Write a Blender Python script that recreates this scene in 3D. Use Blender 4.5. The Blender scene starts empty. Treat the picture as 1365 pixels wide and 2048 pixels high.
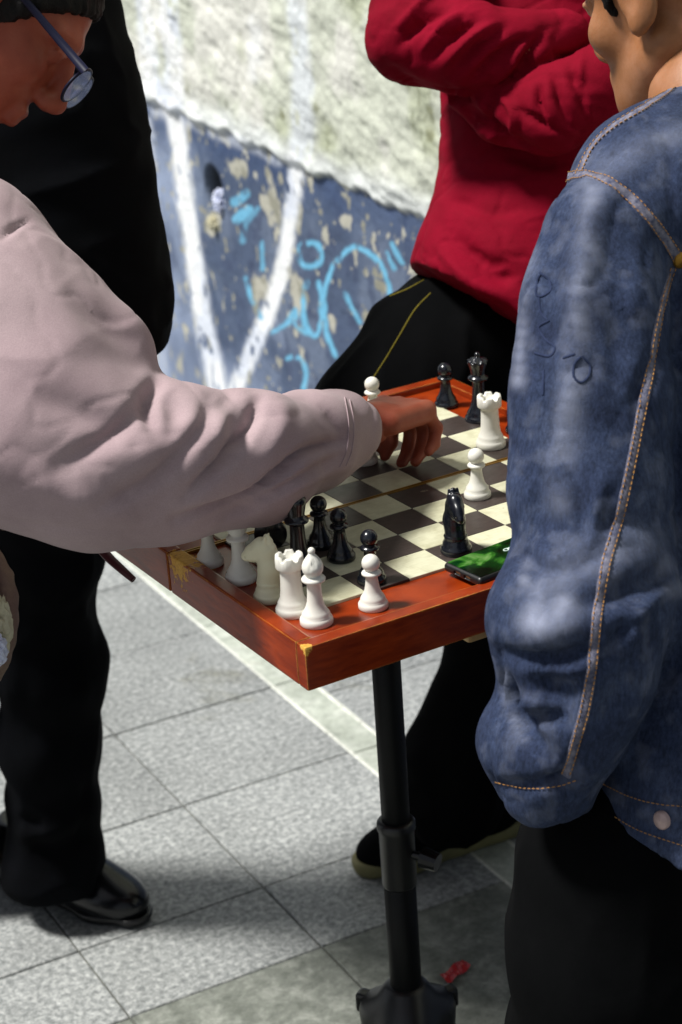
import bpy, bmesh, math, random
import numpy as np
from mathutils import Vector, Matrix
from mathutils.bvhtree import BVHTree
random.seed(7); RNG = np.random.default_rng(7)
SC = bpy.context.scene; COL = SC.collection
R = math.radians

# ---------------------------------------------------------------- camera, sky, sun, exposure
CAM = np.array([-0.87700882, -1.58674122, 1.69422429])
def rotm(rx, ry, rz):
    cx, sx, cy, sy, cz, sz = math.cos(rx), math.sin(rx), math.cos(ry), math.sin(ry), math.cos(rz), math.sin(rz)
    return (np.array([[cz, -sz, 0], [sz, cz, 0], [0, 0, 1]]) @ np.array([[cy, 0, sy], [0, 1, 0], [-sy, 0, cy]])
            @ np.array([[1, 0, 0], [0, cx, -sx], [0, sx, cx]]))
MROT = rotm(1.17848678, 0.06387340, -0.54446439)
FPX = 4158.94
camd = bpy.data.cameras.new('camera'); cam = bpy.data.objects.new('camera', camd); COL.objects.link(cam)
camd.sensor_fit = 'VERTICAL'; camd.sensor_height = 36.0; camd.sensor_width = 24.0
camd.lens = FPX / 2048 * 36.0; camd.clip_start = 0.05; camd.clip_end = 400
mw = Matrix(MROT.tolist()).to_4x4(); mw.translation = Vector(CAM.tolist()); cam.matrix_world = mw
camd.dof.use_dof = True; camd.dof.focus_distance = 2.08; camd.dof.aperture_fstop = 8.0
SC.camera = cam

SUN_AZ, SUN_EL = -27.0, 59.0            # direction the light travels (from +x), elevation
world = bpy.data.worlds.new('World'); SC.world = world; world.use_nodes = True
wn = world.node_tree.nodes; wl = world.node_tree.links
sky = wn.new('ShaderNodeTexSky'); sky.sky_type = 'NISHITA'; sky.sun_disc = False
sd = Vector((-math.cos(R(SUN_AZ)), -math.sin(R(SUN_AZ)), 0))
sky.sun_elevation = R(SUN_EL); sky.sun_rotation = math.atan2(sd.x, sd.y)
hs = wn.new('ShaderNodeHueSaturation'); hs.inputs['Saturation'].default_value = 0.35
wl.new(sky.outputs[0], hs.inputs['Color']); wl.new(hs.outputs[0], wn['Background'].inputs[0])
wn['Background'].inputs[1].default_value = 0.058
sund = bpy.data.lights.new('sun', 'SUN'); sun = bpy.data.objects.new('sun', sund); COL.objects.link(sun)
sund.energy = 4.2; sund.angle = R(10.0); sund.color = (1.0, 0.975, 0.93)
dv = Vector((math.cos(R(SUN_AZ)) * math.cos(R(SUN_EL)), math.sin(R(SUN_AZ)) * math.cos(R(SUN_EL)), -math.sin(R(SUN_EL))))
sun.rotation_euler = dv.to_track_quat('-Z', 'Y').to_euler(); sun.location = (-2, 2, 4)
vs = SC.view_settings; vs.view_transform = 'Standard'; vs.look = 'None'; vs.gamma = 1.0; vs.use_curve_mapping = False
vs.exposure = 0.48

# ---------------------------------------------------------------- helpers
FW = MROT @ np.array([0, 0, -1.0]); RT = MROT @ np.array([1.0, 0, 0]); UP = MROT @ np.array([0, 1.0, 0])
def W(u, v, d):                          # a point of the place on the sight line (u, v) at depth d metres
    return CAM + d * (FW + RT * (u - 682.5) / FPX - UP * (v - 1024) / FPX)
def PX(p):
    q = (np.atleast_2d(p) - CAM) @ MROT
    return np.stack([682.5 + FPX * q[:, 0] / -q[:, 2], 1024 - FPX * q[:, 1] / -q[:, 2]], 1)
def floor_hit(u, v, z=0.0):
    d = W(u, v, 1.0) - CAM; return CAM + d * (z - CAM[2]) / d[2]
def lin(r, g, b):
    f = lambda c: ((c / 255 + 0.055) / 1.055) ** 2.4 if c > 10.3 else c / 255 / 12.92
    return (f(r), f(g), f(b), 1.0)
def smoothstep(a, b, x):
    t = np.clip((x - a) / (b - a), 0, 1); return t * t * (3 - 2 * t)

def _hash(ix, iy, iz, s):
    h = (ix.astype(np.int64) * 374761393 + iy.astype(np.int64) * 668265263 + iz.astype(np.int64) * 2147483647 + s * 974711) & 0xffffffff
    h = ((h ^ (h >> 13)) * 1274126177) & 0xffffffff
    return ((h ^ (h >> 16)) & 0xffff) / 32767.5 - 1.0
def vnoise(p, s=0):
    p = np.asarray(p, float); i = np.floor(p).astype(np.int64); f = p - i; f = f * f * f * (f * (f * 6 - 15) + 10)
    out = 0
    for dx in (0, 1):
        for dy in (0, 1):
            for dz in (0, 1):
                w = (f[:, 0] if dx else 1 - f[:, 0]) * (f[:, 1] if dy else 1 - f[:, 1]) * (f[:, 2] if dz else 1 - f[:, 2])
                out = out + w * _hash(i[:, 0] + dx, i[:, 1] + dy, i[:, 2] + dz, s)
    return out
def fbm(p, o=4, s=0):
    p = np.asarray(p, float); out = 0; a = 1.0
    for k in range(o):
        out = out + a * vnoise(p * 2 ** k + 17.3 * k, s + k); a *= 0.5
    return out

def setprops(o, label=None, cat=None, group=None, kind=None):
    for k, v in (('label', label), ('category', cat), ('group', group), ('kind', kind)):
        if v: o[k] = v
    return o
def link(o): COL.objects.link(o); return o
def thing(name, label, cat, loc, group=None):
    o = link(bpy.data.objects.new(name, None)); o.location = [float(x) for x in loc]; o.empty_display_size = 0.05
    return setprops(o, label, cat, group)
def abs_loc(o):
    v = Vector(o.location)
    while o.parent: o = o.parent; v = v + Vector(o.location)
    return v
def adopt(o, parent):                    # o is given in world coordinates (translation only)
    o.location = Vector(o.location) - abs_loc(parent); o.parent = parent; return o
def mesh_obj(name, verts, faces, mat, parent=None, smooth=True, recenter=True):
    verts = np.asarray(verts, float)
    c = np.array([verts[:, 0].mean(), verts[:, 1].mean(), verts[:, 2].min()]) if recenter else np.zeros(3)
    me = bpy.data.meshes.new(name); me.from_pydata((verts - c).tolist(), [], [list(map(int, f)) for f in faces]); me.update()
    if smooth: me.shade_smooth()
    if mat: me.materials.append(mat)
    o = link(bpy.data.objects.new(name, me)); o.location = c.tolist()
    if parent: adopt(o, parent)
    return o
def bm_obj(name, bm, mat, parent=None, smooth=False):
    bm.verts.ensure_lookup_table(); bm.verts.index_update()
    v = [tuple(x.co) for x in bm.verts]; f = [[q.index for q in x.verts] for x in bm.faces]; bm.free()
    return mesh_obj(name, v, f, mat, parent, smooth)
def box_bm(c, h, bev=0.0, rot=None, seg=1):
    bm = bmesh.new(); bmesh.ops.create_cube(bm, size=2.0)
    bmesh.ops.scale(bm, vec=Vector(h), verts=bm.verts)
    if bev: bmesh.ops.bevel(bm, geom=bm.edges[:], offset=bev, segments=seg, affect='EDGES', profile=0.6)
    if rot is not None: bmesh.ops.transform(bm, matrix=rot.to_4x4(), verts=bm.verts)
    bmesh.ops.translate(bm, vec=Vector([float(x) for x in c]), verts=bm.verts); return bm
def tube_data(pts, rads, n=12, cap=True):
    pts = [np.asarray(p, float) for p in pts]; V = []; F = []
    ref = np.array([0.0, 0, 1.0])
    for i, p in enumerate(pts):
        t = pts[min(i + 1, len(pts) - 1)] - pts[max(i - 1, 0)]; t /= np.linalg.norm(t)
        if abs(t @ ref) > 0.95: ref = np.array([1.0, 0, 0])
        a = np.cross(t, ref); a /= np.linalg.norm(a); b = np.cross(t, a)
        for k in range(n):
            w = 2 * math.pi * k / n; V.append(p + rads[i] * (a * math.cos(w) + b * math.sin(w)))
    for i in range(len(pts) - 1):
        for k in range(n):
            F.append((i * n + k, i * n + (k + 1) % n, (i + 1) * n + (k + 1) % n, (i + 1) * n + k))
    if cap: F.append(tuple(range(n))); F.append(tuple(range((len(pts) - 1) * n, len(pts) * n))[::-1])
    return V, F
def lathe_data(prof, n=40, c=(0, 0, 0)):
    V = []; F = []
    for r, z in prof:
        for k in range(n):
            w = 2 * math.pi * k / n; V.append((c[0] + r * math.cos(w), c[1] + r * math.sin(w), c[2] + z))
    m = len(prof)
    for i in range(m - 1):
        for k in range(n):
            F.append((i * n + k, i * n + (k + 1) % n, (i + 1) * n + (k + 1) % n, (i + 1) * n + k))
    F.append(tuple(range(n))[::-1]); F.append(tuple(range((m - 1) * n, m * n)))
    return V, F
def smooth_path(pts, n=8):               # Catmull-Rom
    P = np.asarray(pts, float); P = np.vstack([2 * P[0] - P[1], P, 2 * P[-1] - P[-2]]); out = []
    for i in range(1, len(P) - 2):
        for k in range(n):
            t = k / n; a, b, c, d = P[i - 1:i + 3]
            out.append(0.5 * (2 * b + (c - a) * t + (2 * a - 5 * b + 4 * c - d) * t * t + (3 * b - a - 3 * c + d) * t ** 3))
    out.append(P[-2]); return np.array(out)

# ---- signed distance modelling (smooth union of tapered limbs, meshed with surface nets)
class Field:
    def __init__(s, lo, hi, res):
        s.lo = np.asarray(lo, float); s.res = res
        s.n = np.ceil((np.asarray(hi, float) - s.lo) / res).astype(int) + 1
        s.F = np.full(s.n, 1.0, np.float32)
    def sub(s, lo, hi, pad):
        a = np.clip(((np.asarray(lo) - pad - s.lo) / s.res).astype(int), 0, s.n - 1)
        b = np.clip(((np.asarray(hi) + pad - s.lo) / s.res).astype(int) + 2, 1, s.n)
        sl = tuple(slice(int(x), int(y)) for x, y in zip(a, b))
        g = np.meshgrid(*[s.lo[i] + np.arange(a[i], max(b[i], a[i] + 1)) * s.res for i in range(3)], indexing='ij')
        return sl, np.stack(g, -1)
    def merge(s, sl, d, k, op):
        f = s.F[sl]
        if op == 'add':
            h = np.clip(k - np.abs(f - d), 0, None) / k if k > 0 else 0
            s.F[sl] = np.minimum(f, d) - h * h * k * 0.25
        elif op == 'cut':
            d = -d
            h = np.clip(k - np.abs(f - d), 0, None) / k if k > 0 else 0
            s.F[sl] = np.maximum(f, d) + h * h * k * 0.25
    def cone(s, a, b, ra, rb, k=0.02, op='add', sq=None):
        a = np.asarray(a, float); b = np.asarray(b, float); r = max(ra, rb)
        m = r if sq is None else r * max(1, sq[1])
        sl, P = s.sub(np.minimum(a, b) - m, np.maximum(a, b) + m, k + 0.01)
        ab = b - a; L = ab @ ab + 1e-12
        q = P - a; t = np.clip(q @ ab / L, 0, 1); dvec = q - t[..., None] * ab
        if sq is not None:
            n = np.asarray(sq[0], float); n = n / np.linalg.norm(n); c = dvec @ n
            dvec = dvec + (c / sq[1] - c)[..., None] * n
        s.merge(sl, (np.linalg.norm(dvec, axis=-1) - (ra + (rb - ra) * t)).astype(np.float32), k, op)
    def chain(s, pts, rads, k=0.02, sq=None):
        for i in range(len(pts) - 1): s.cone(pts[i], pts[i + 1], rads[i], rads[i + 1], k, 'add', sq)
    def ell(s, c, r, fr=None, k=0.02, op='add'):
        c = np.asarray(c, float); r = np.asarray(r, float); m = r.max()
        sl, P = s.sub(c - m, c + m, k + 0.01); q = P - c
        if fr is not None: q = q @ np.asarray(fr).T
        k0 = np.linalg.norm(q / r, axis=-1); k1 = np.linalg.norm(q / (r * r), axis=-1) + 1e-9
        s.merge(sl, (k0 * (k0 - 1) / k1).astype(np.float32), k, op)
    def rbox(s, c, h, rd, fr=None, k=0.01, op='add'):
        c = np.asarray(c, float); h = np.asarray(h, float); m = np.linalg.norm(h)
        sl, P = s.sub(c - m, c + m, k + 0.01); q = P - c
        if fr is not None: q = q @ np.asarray(fr).T
        q = np.abs(q) - (h - rd)
        d = np.linalg.norm(np.maximum(q, 0), axis=-1) + np.minimum(q.max(-1), 0) - rd
        s.merge(sl, d.astype(np.float32), k, op)
    def plane(s, p, n, k=0.004):         # keep the side the normal points away from
        g = np.stack(np.meshgrid(*[s.lo[i] + np.arange(s.n[i]) * s.res for i in range(3)], indexing='ij'), -1)
        n = np.asarray(n, float) / np.linalg.norm(n); d = -((g - np.asarray(p)) @ n)
        s.merge((slice(None),) * 3, d.astype(np.float32), k, 'cut')
    def mesh(s):
        F = s.F; sg = F < 0
        F[0] = F[-1] = 1; F[:, 0] = F[:, -1] = 1; F[:, :, 0] = F[:, :, -1] = 1; sg = F < 0
        A = sg[:-1, :-1, :-1]; cnt = np.zeros(A.shape, np.int8)
        off = [(x, y, z) for x in (0, 1) for y in (0, 1) for z in (0, 1)]
        N = s.n
        for o in off: cnt += sg[o[0]:N[0] - 1 + o[0], o[1]:N[1] - 1 + o[1], o[2]:N[2] - 1 + o[2]]
        act = (cnt > 0) & (cnt < 8); ci = np.argwhere(act)
        idx = np.full(A.shape, -1, np.int32); idx[act] = np.arange(len(ci))
        pos = np.zeros((len(ci), 3)); wt = np.zeros(len(ci))
        for i, o in enumerate(off):
            for ax in range(3):
                if o[ax] == 0:
                    o2 = list(o); o2[ax] = 1
                    f0 = F[ci[:, 0] + o[0], ci[:, 1] + o[1], ci[:, 2] + o[2]]; f1 = F[ci[:, 0] + o2[0], ci[:, 1] + o2[1], ci[:, 2] + o2[2]]
                    m = (f0 < 0) != (f1 < 0); t = np.where(m, f0 / np.where(m, f0 - f1, 1), 0)
                    e = np.tile(np.array(o, float), (len(ci), 1)); e[:, ax] = t
                    pos += e * m[:, None]; wt += m
        V = s.lo + (ci + pos / wt[:, None]) * s.res
        Q = []
        for ax in range(3):
            sl0 = [slice(None)] * 3; sl1 = [slice(None)] * 3; sl0[ax] = slice(0, -1); sl1[ax] = slice(1, None)
            e = np.argwhere(sg[tuple(sl0)] != sg[tuple(sl1)])
            b, c = (ax + 1) % 3, (ax + 2) % 3
            e = e[(e[:, b] > 0) & (e[:, c] > 0) & (e[:, b] < N[b] - 1) & (e[:, c] < N[c] - 1)]
            if not len(e): continue
            ins = sg[tuple(e.T)]; q = []
            for db, dc in ((-1, -1), (0, -1), (0, 0), (-1, 0)):
                x = e.copy(); x[:, b] += db; x[:, c] += dc; q.append(idx[tuple(x.T)])
            q = np.stack(q, 1); q[~ins] = q[~ins][:, ::-1]; Q.append(q)
        return V, np.concatenate(Q)
def vnormals(V, Fq):
    n = np.cross(V[Fq[:, 2]] - V[Fq[:, 0]], V[Fq[:, 3]] - V[Fq[:, 1]]); out = np.zeros_like(V)
    for k in range(4): np.add.at(out, Fq[:, k], n)
    return out / (np.linalg.norm(out, axis=1)[:, None] + 1e-12)
def relax(V, Fq, it=2):
    for _ in range(it):
        acc = np.zeros_like(V); c = np.zeros(len(V))
        for k in range(4):
            a, b = Fq[:, k], Fq[:, (k + 1) % 4]
            np.add.at(acc, a, V[b]); np.add.at(acc, b, V[a]); np.add.at(c, a, 1); np.add.at(c, b, 1)
        V = 0.5 * V + 0.5 * acc / c[:, None]
    return V
def crease(V, Fq, lines):                # folds pressed into the camera side of a cloth: (polyline px, width px, depth m)
    n = vnormals(V, Fq); uv = PX(V); vd = V - CAM; vd /= np.linalg.norm(vd, axis=1)[:, None]
    front = smoothstep(0.0, 0.35, -(n * vd).sum(1)); amt = np.zeros(len(V))
    for pl, w, a in lines:
        P = smooth_path(pl, 6); dmin = np.full(len(V), 1e9); tt = np.zeros(len(V)); L = len(P) - 1
        bb = (uv[:, 0] > P[:, 0].min() - 3 * w) & (uv[:, 0] < P[:, 0].max() + 3 * w) & (uv[:, 1] > P[:, 1].min() - 3 * w) & (uv[:, 1] < P[:, 1].max() + 3 * w)
        ix = np.where(bb)[0]; q = uv[ix]
        for i in range(L):
            ab = P[i + 1] - P[i]; t = np.clip(((q - P[i]) @ ab) / (ab @ ab + 1e-9), 0, 1)
            d = np.linalg.norm(q - P[i] - t[:, None] * ab, axis=1); m = d < dmin[ix]
            dmin[ix[m]] = d[m]; tt[ix[m]] = (i + t[m]) / L
        taper = np.sin(np.clip(tt, 0.02, 0.98) * math.pi) ** 0.5
        amt += a * np.exp(-(dmin / w) ** 2) * taper * front
    return V + n * amt[:, None]
def wrinkle(V, Fq, sc, amp, s=0, ridged=True, o=3):
    n = vnormals(V, Fq); q = V * np.asarray(sc)
    q = q + 0.6 * np.stack([vnoise(q * 0.5, s + 31), vnoise(q * 0.5, s + 32), vnoise(q * 0.5, s + 33)], 1)
    f = fbm(q, o, s)
    if ridged == 'sharp': f = -np.exp(-np.abs(f) / 0.10)
    elif ridged: f = 1 - 2 * np.abs(f)
    return V + n * (amp * f)[:, None]
def join_data(*md):
    V = []; F = []; k = 0
    for v, f in md:
        V.append(np.asarray(v, float)); F += [[int(i) + k for i in q] for q in f]; k += len(v)
    return np.concatenate(V), F

# ---------------------------------------------------------------- materials
class NB:
    def __init__(s, name):
        s.m = bpy.data.materials.new(name); s.m.use_nodes = True; s.t = s.m.node_tree; s.b = s.t.nodes['Principled BSDF']
        s.co = s.t.nodes.new('ShaderNodeTexCoord').outputs['Object']
    def N(s, typ, **kw):
        n = s.t.nodes.new(typ)
        for k, v in kw.items():
            if k in n.inputs: s.put(n.inputs[k], v)
            else: setattr(n, k, v)
        return n
    def put(s, inp, v):
        if hasattr(v, 'is_linked') or isinstance(v, bpy.types.NodeSocket): s.t.links.new(v, inp)
        else: inp.default_value = v
    def noise(s, scale, detail=4, rough=0.6, dist=0.0, co=None, vec=None):
        n = s.N('ShaderNodeTexNoise'); n.inputs['Scale'].default_value = scale; n.inputs['Detail'].default_value = detail
        n.inputs['Roughness'].default_value = rough; n.inputs['Distortion'].default_value = dist
        c = co or s.co
        if vec:
            mp = s.N('ShaderNodeMapping'); s.put(mp.inputs['Vector'], c); mp.inputs['Scale'].default_value = vec; c = mp.outputs[0]
        s.put(n.inputs['Vector'], c); return n.outputs['Fac']
    def ramp(s, fac, stops):
        r = s.N('ShaderNodeValToRGB'); e = r.color_ramp.elements
        while len(e) < len(stops): e.new(0.5)
        for x, (p, c) in zip(e, stops):
            x.position = p; x.color = c if len(c) == 4 else (*c, 1)
        s.put(r.inputs[0], fac); return r.outputs[0]
    def mix(s, fac, a, b, mode='MIX'):
        n = s.N('ShaderNodeMix', data_type='RGBA', blend_type=mode)
        s.put(n.inputs[0], fac); s.put(n.inputs[6], a); s.put(n.inputs[7], b); return n.outputs[2]
    def math(s, op, a, b=0.0):
        n = s.N('ShaderNodeMath', operation=op); s.put(n.inputs[0], a); s.put(n.inputs[1], b); return n.outputs[0]
    def bump(s, h, st=0.3, d=0.002):
        n = s.N('ShaderNodeBump'); n.inputs['Strength'].default_value = st; n.inputs['Distance'].default_value = d
        s.put(n.inputs['Height'], h); s.put(s.b.inputs['Normal'], n.outputs[0])
    def set(s, **kw):
        for k, v in kw.items(): s.put(s.b.inputs[k.replace('_', ' ')], v)
        return s
def G(v): return (v, v, v, 1)

def cloth(name, c0, c1, rough=0.9, sc=14, weave=900, bump=0.25, sheen=0.0, spec=0.15):
    b = NB(name); f = b.noise(sc, 5, 0.65)
    col = b.ramp(f, [(0.3, c0), (0.7, c1)])
    w = b.noise(weave, 2, 0.6); col = b.mix(0.25, col, b.ramp(w, [(0.3, G(0.35)), (0.7, G(1.0))]), 'MULTIPLY')
    b.set(Base_Color=col, Roughness=rough); b.b.inputs['Specular IOR Level'].default_value = spec
    b.b.inputs['Sheen Weight'].default_value = sheen
    b.bump(b.math('ADD', w, b.math('MULTIPLY', b.noise(60, 3), 1.5)), bump, 0.0012); return b.m
M = {}
M['red_cloth'] = cloth('red_knit', lin(112, 0, 24), lin(134, 2, 34), 0.85, 9, 700, 0.3, 0.0, 0.1)
M['black_cloth'] = cloth('black_cloth', (0.0022, 0.0024, 0.0027, 1), (0.0036, 0.0038, 0.0042, 1), 0.95, 12, 900, 0.25, 0.0, 0.04)
M['navy_cloth'] = cloth('black_suiting', (0.0020, 0.0022, 0.0028, 1), (0.0032, 0.0037, 0.0052, 1), 0.92, 12, 900, 0.2, 0.0, 0.05)
M['shirt'] = cloth('pink_white_cotton', lin(160, 138, 143), lin(180, 159, 162), 0.85, 7, 800, 0.2, 0.1)
def denim():
    b = NB('blue_denim'); f = b.noise(11, 6, 0.7, 0.4); g = b.noise(38, 4, 0.7)
    col = b.ramp(f, [(0.28, lin(36, 44, 68)), (0.52, lin(52, 63, 90)), (0.76, lin(82, 92, 118))])
    col = b.mix(0.45, col, b.ramp(g, [(0.3, G(0.45)), (0.7, G(1.0))]), 'MULTIPLY')
    w = b.noise(330, 3, 0.8, vec=(1, 1, 0.3)); w2 = b.noise(1400, 1)
    col = b.mix(0.55, col, b.ramp(w, [(0.32, G(0.2)), (0.68, G(1.5))]), 'MULTIPLY')
    at = b.N('ShaderNodeAttribute', attribute_name='fade')
    col = b.mix(b.math('MULTIPLY', at.outputs['Fac'], 0.75), col, lin(176, 182, 204))
    b.set(Base_Color=col, Roughness=0.9); b.b.inputs['Specular IOR Level'].default_value = 0.15
    b.bump(b.math('ADD', b.math('ADD', w, w2), b.math('MULTIPLY', g, 2.0)), 0.45, 0.0014); return b.m
M['denim'] = denim()
M['seam'] = cloth('faded_seam_denim', lin(56, 64, 92), lin(138, 136, 150), 0.9, 150, 900, 0.8)
M['thread'] = cloth('ochre_thread', lin(168, 120, 66), lin(196, 148, 88), 0.7, 200, 2500, 0.4)
M['olive_thread'] = cloth('olive_thread', lin(92, 84, 18), lin(120, 108, 30), 0.7, 200, 2500, 0.4)
def skin(name, c0, c1, c2):
    b = NB(name); f = b.noise(16, 4, 0.6); col = b.ramp(f, [(0.25, c0), (0.5, c1), (0.78, c2)])
    fine = b.noise(420, 3); col = b.mix(0.2, col, b.ramp(fine, [(0.3, G(0.6)), (0.7, G(1.0))]), 'MULTIPLY')
    b.set(Base_Color=col, Roughness=0.5); b.b.inputs['Subsurface Weight'].default_value = 0.12
    b.b.inputs['Subsurface Radius'].default_value = (0.01, 0.004, 0.002); b.b.inputs['Subsurface Scale'].default_value = 0.4
    b.b.inputs['Specular IOR Level'].default_value = 0.35
    b.bump(fine, 0.2, 0.001); return b.m
M['skin_tan'] = skin('tan_skin', lin(122, 76, 44), lin(150, 100, 64), lin(176, 126, 96))
M['skin_red'] = skin('ruddy_skin', lin(124, 52, 36), lin(150, 72, 50), lin(168, 94, 70))
M['hair'] = cloth('black_hair', (0.0025, 0.0022, 0.002, 1), (0.007, 0.006, 0.0055, 1), 0.6, 60, 600, 0.8, 0.0, 0.2)
def gloss(name, c, rough=0.3, coat=0.0, var=0.15, sc=30, metal=0.0, spec=0.5):
    b = NB(name); f = b.noise(sc, 4)
    col = b.mix(1.0, c, b.ramp(f, [(0.3, G(1 - var)), (0.7, G(1.0))]), 'MULTIPLY')
    rr = b.math('ADD', rough - 0.06, b.math('MULTIPLY', b.noise(sc * 3, 3), 0.12))
    b.set(Base_Color=col, Roughness=rr, Metallic=metal); b.b.inputs['Coat Weight'].default_value = coat
    b.b.inputs['Coat Roughness'].default_value = 0.12; b.b.inputs['Specular IOR Level'].default_value = spec
    b.bump(b.noise(sc * 8, 2), 0.06, 0.001); return b.m
M['white_piece'] = gloss('white_chess_plastic', lin(226, 224, 214), 0.38, 0.0, 0.05, 40)
M['cream_piece'] = gloss('cream_chess_plastic', lin(222, 218, 186), 0.4, 0.0, 0.06, 40)
M['black_piece'] = gloss('black_chess_plastic', (0.006, 0.0075, 0.012, 1), 0.24, 0.2, 0.2, 40)
M['black_paint'] = gloss('black_stand_paint', (0.004, 0.0044, 0.005, 1), 0.5, 0.0, 0.3, 40, 0.0, 0.2)
M['black_plastic'] = gloss('black_plastic', (0.008, 0.008, 0.009, 1), 0.38)
M['leather'] = gloss('polished_black_leather', (0.003, 0.0035, 0.005, 1), 0.3, 0.3, 0.3, 25, 0.0, 0.25)
M['brass'] = gloss('brass_strip', lin(176, 132, 52), 0.4, 0.0, 0.3, 60, 0.7)
M['steel'] = gloss('button_steel', lin(190, 165, 162), 0.4, 0.0, 0.3, 60, 0.25)
def lacquer(name, c0, c1, wear_pts=()):
    b = NB(name); geo = b.N('ShaderNodeNewGeometry'); wp = geo.outputs['Position']
    g = b.noise(26, 5, 0.6, 0.3, wp, (1, 1, 5)); col = b.ramp(g, [(0.3, c0), (0.7, c1)])
    n2 = b.noise(140, 4, 0.7, 0, wp)
    bev = b.N('ShaderNodeBevel', samples=4); bev.inputs['Radius'].default_value = 0.0035
    dt = b.N('ShaderNodeVectorMath', operation='DOT_PRODUCT'); b.put(dt.inputs[0], bev.outputs[0]); b.put(dt.inputs[1], geo.outputs['Normal'])
    edge = b.math('MULTIPLY', b.math('SUBTRACT', 1.0, dt.outputs['Value']), 5.4)
    n3 = b.noise(34, 4, 0.7, 0, wp)
    wear = b.math('ADD', edge, b.math('MULTIPLY', b.math('SUBTRACT', n3, 0.70), 2.0))
    for (p, rad) in wear_pts:
        ds = b.N('ShaderNodeVectorMath', operation='DISTANCE'); b.put(ds.inputs[0], wp); ds.inputs[1].default_value = p
        w = b.math('SUBTRACT', 1.35, b.math('DIVIDE', ds.outputs['Value'], rad))
        wear = b.math('MAXIMUM', wear, b.math('ADD', w, b.math('MULTIPLY', b.math('SUBTRACT', n2, 0.5), 2.6)))
    mask = b.ramp(wear, [(0.50, G(0)), (0.62, G(1))])
    # fine scratches
    v = b.noise(60, 6, 0.8, 1.2, wp, (1, 6, 6)); scr = b.ramp(v, [(0.705, G(0)), (0.72, G(1))])
    mask2 = b.math('MAXIMUM', mask, b.math('MULTIPLY', scr, 0.7))
    bare = b.ramp(b.noise(90, 5, 0.7, 0, wp, (1, 4, 4)), [(0.3, lin(190, 132, 40)), (0.7, lin(230, 186, 92))])
    b.set(Base_Color=b.mix(mask2, col, bare), Roughness=b.math('ADD', 0.3, b.math('MULTIPLY', mask2, 0.45)))
    b.b.inputs['Coat Weight'].default_value = 0.1; b.b.inputs['Coat Roughness'].default_value = 0.25; b.b.inputs['Specular IOR Level'].default_value = 0.3
    b.bump(b.math('SUBTRACT', g, b.math('MULTIPLY', mask2, 1.2)), 0.25, 0.001); return b.m

# ---------------------------------------------------------------- floor of granite tiles
FA = R(-2.7); FAX = np.array([math.cos(FA), math.sin(FA), 0]); FBX = np.array([-math.sin(FA), math.cos(FA), 0])
def floor_pt(a, b, z=0.0): return FAX * a + FBX * b + np.array([0, 0, z])
def granite(name, base, dark, pale, sc, tint):
    b = NB(name); geo = b.N('ShaderNodeNewGeometry'); wp = geo.outputs['Position']; oi = b.N('ShaderNodeObjectInfo').outputs['Random']
    f = b.noise(sc, 5, 0.72, 0.2, wp); g = b.noise(sc * 3.1, 3, 0.7, 0, wp); l = b.noise(5, 4, 0.6, 0, wp)
    col = b.ramp(f, [(0.34, dark), (0.5, base), (0.66, pale)])
    col = b.mix(0.4, col, b.ramp(g, [(0.35, G(0.4)), (0.6, G(1.1))]), 'MULTIPLY')
    col = b.mix(0.7, col, b.ramp(l, [(0.3, G(0.72)), (0.7, G(1.08))]), 'MULTIPLY')
    col = b.mix(0.8, col, b.ramp(oi, [(0.0, tint[0]), (1.0, tint[1])]), 'MULTIPLY')
    dirt = b.ramp(b.noise(2.3, 5, 0.7, 0.6, wp), [(0.62, G(1)), (0.75, lin(200, 196, 176))])
    col = b.mix(1.0, col, dirt, 'MULTIPLY')
    b.set(Base_Color=col, Roughness=b.math('ADD', 0.45, b.math('MULTIPLY', l, 0.3)))
    b.bump(b.math('ADD', f, g), 0.25, 0.0015); return b.m
M['granite'] = granite('grey_granite', lin(148, 151, 150), lin(104, 108, 108), lin(188, 190, 188), 105, (G(0.82), G(1.10)))
M['slate'] = granite('smooth_grey_slab', lin(120, 124, 116), lin(98, 102, 94), lin(148, 151, 143), 26, (G(0.88), G(1.05)))
M['strip'] = granite('pale_concrete_strip', lin(176, 182, 170), lin(160, 166, 154), lin(192, 196, 186), 18, (G(0.95), G(1.05)))
M['grout'] = granite('dark_grout', lin(104, 106, 100), lin(80, 82, 78), lin(126, 128, 120), 90, (G(1), G(1)))
gv = [(-40, -40, -0.0045), (40, -40, -0.0045), (40, 40, -0.0045), (-40, 40, -0.0045)]
ground = mesh_obj('ground', gv, [(0, 1, 2, 3)], M['grout'], None, False, False); setprops(ground, kind='structure', label='grey granite tiled pavement')
acols = [-0.027 - 0.298 * k for k in range(5, 0, -1)] + [-0.027, 0.269, 0.575]
tile_cells = []
brows_far = [0.629, 0.816] + [0.816 + 0.287 * k for k in range(1, 8)]
brows_near = [0.629 - 0.297 * k for k in range(5, -1, -1)]
for i in range(len(acols) - 1):
    for rows, mt in ((brows_far, 'granite'), (brows_near, 'slate')):
        for j in range(len(rows) - 1):
            tile_cells.append((acols[i], acols[i + 1], rows[j], rows[j + 1], mt if i > 2 or mt == 'granite' else 'granite'))
    tile_cells[-1]
for j in range(14): tile_cells.append((0.575, 0.64, 1.096 + 0.297 * (j - 7), 1.096 + 0.297 * (j - 6), 'strip'))
for i in range(2):
    for j in range(12): tile_cells.append((0.64 + 0.29 * i, 0.93 + 0.29 * i, 1.02 + 0.29 * (j - 6), 1.02 + 0.29 * (j - 5), 'granite'))
M['mortar'] = granite('pale_mortar', lin(214, 216, 206), lin(196, 200, 188), lin(226, 228, 220), 60, (G(1), G(1)))
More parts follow.
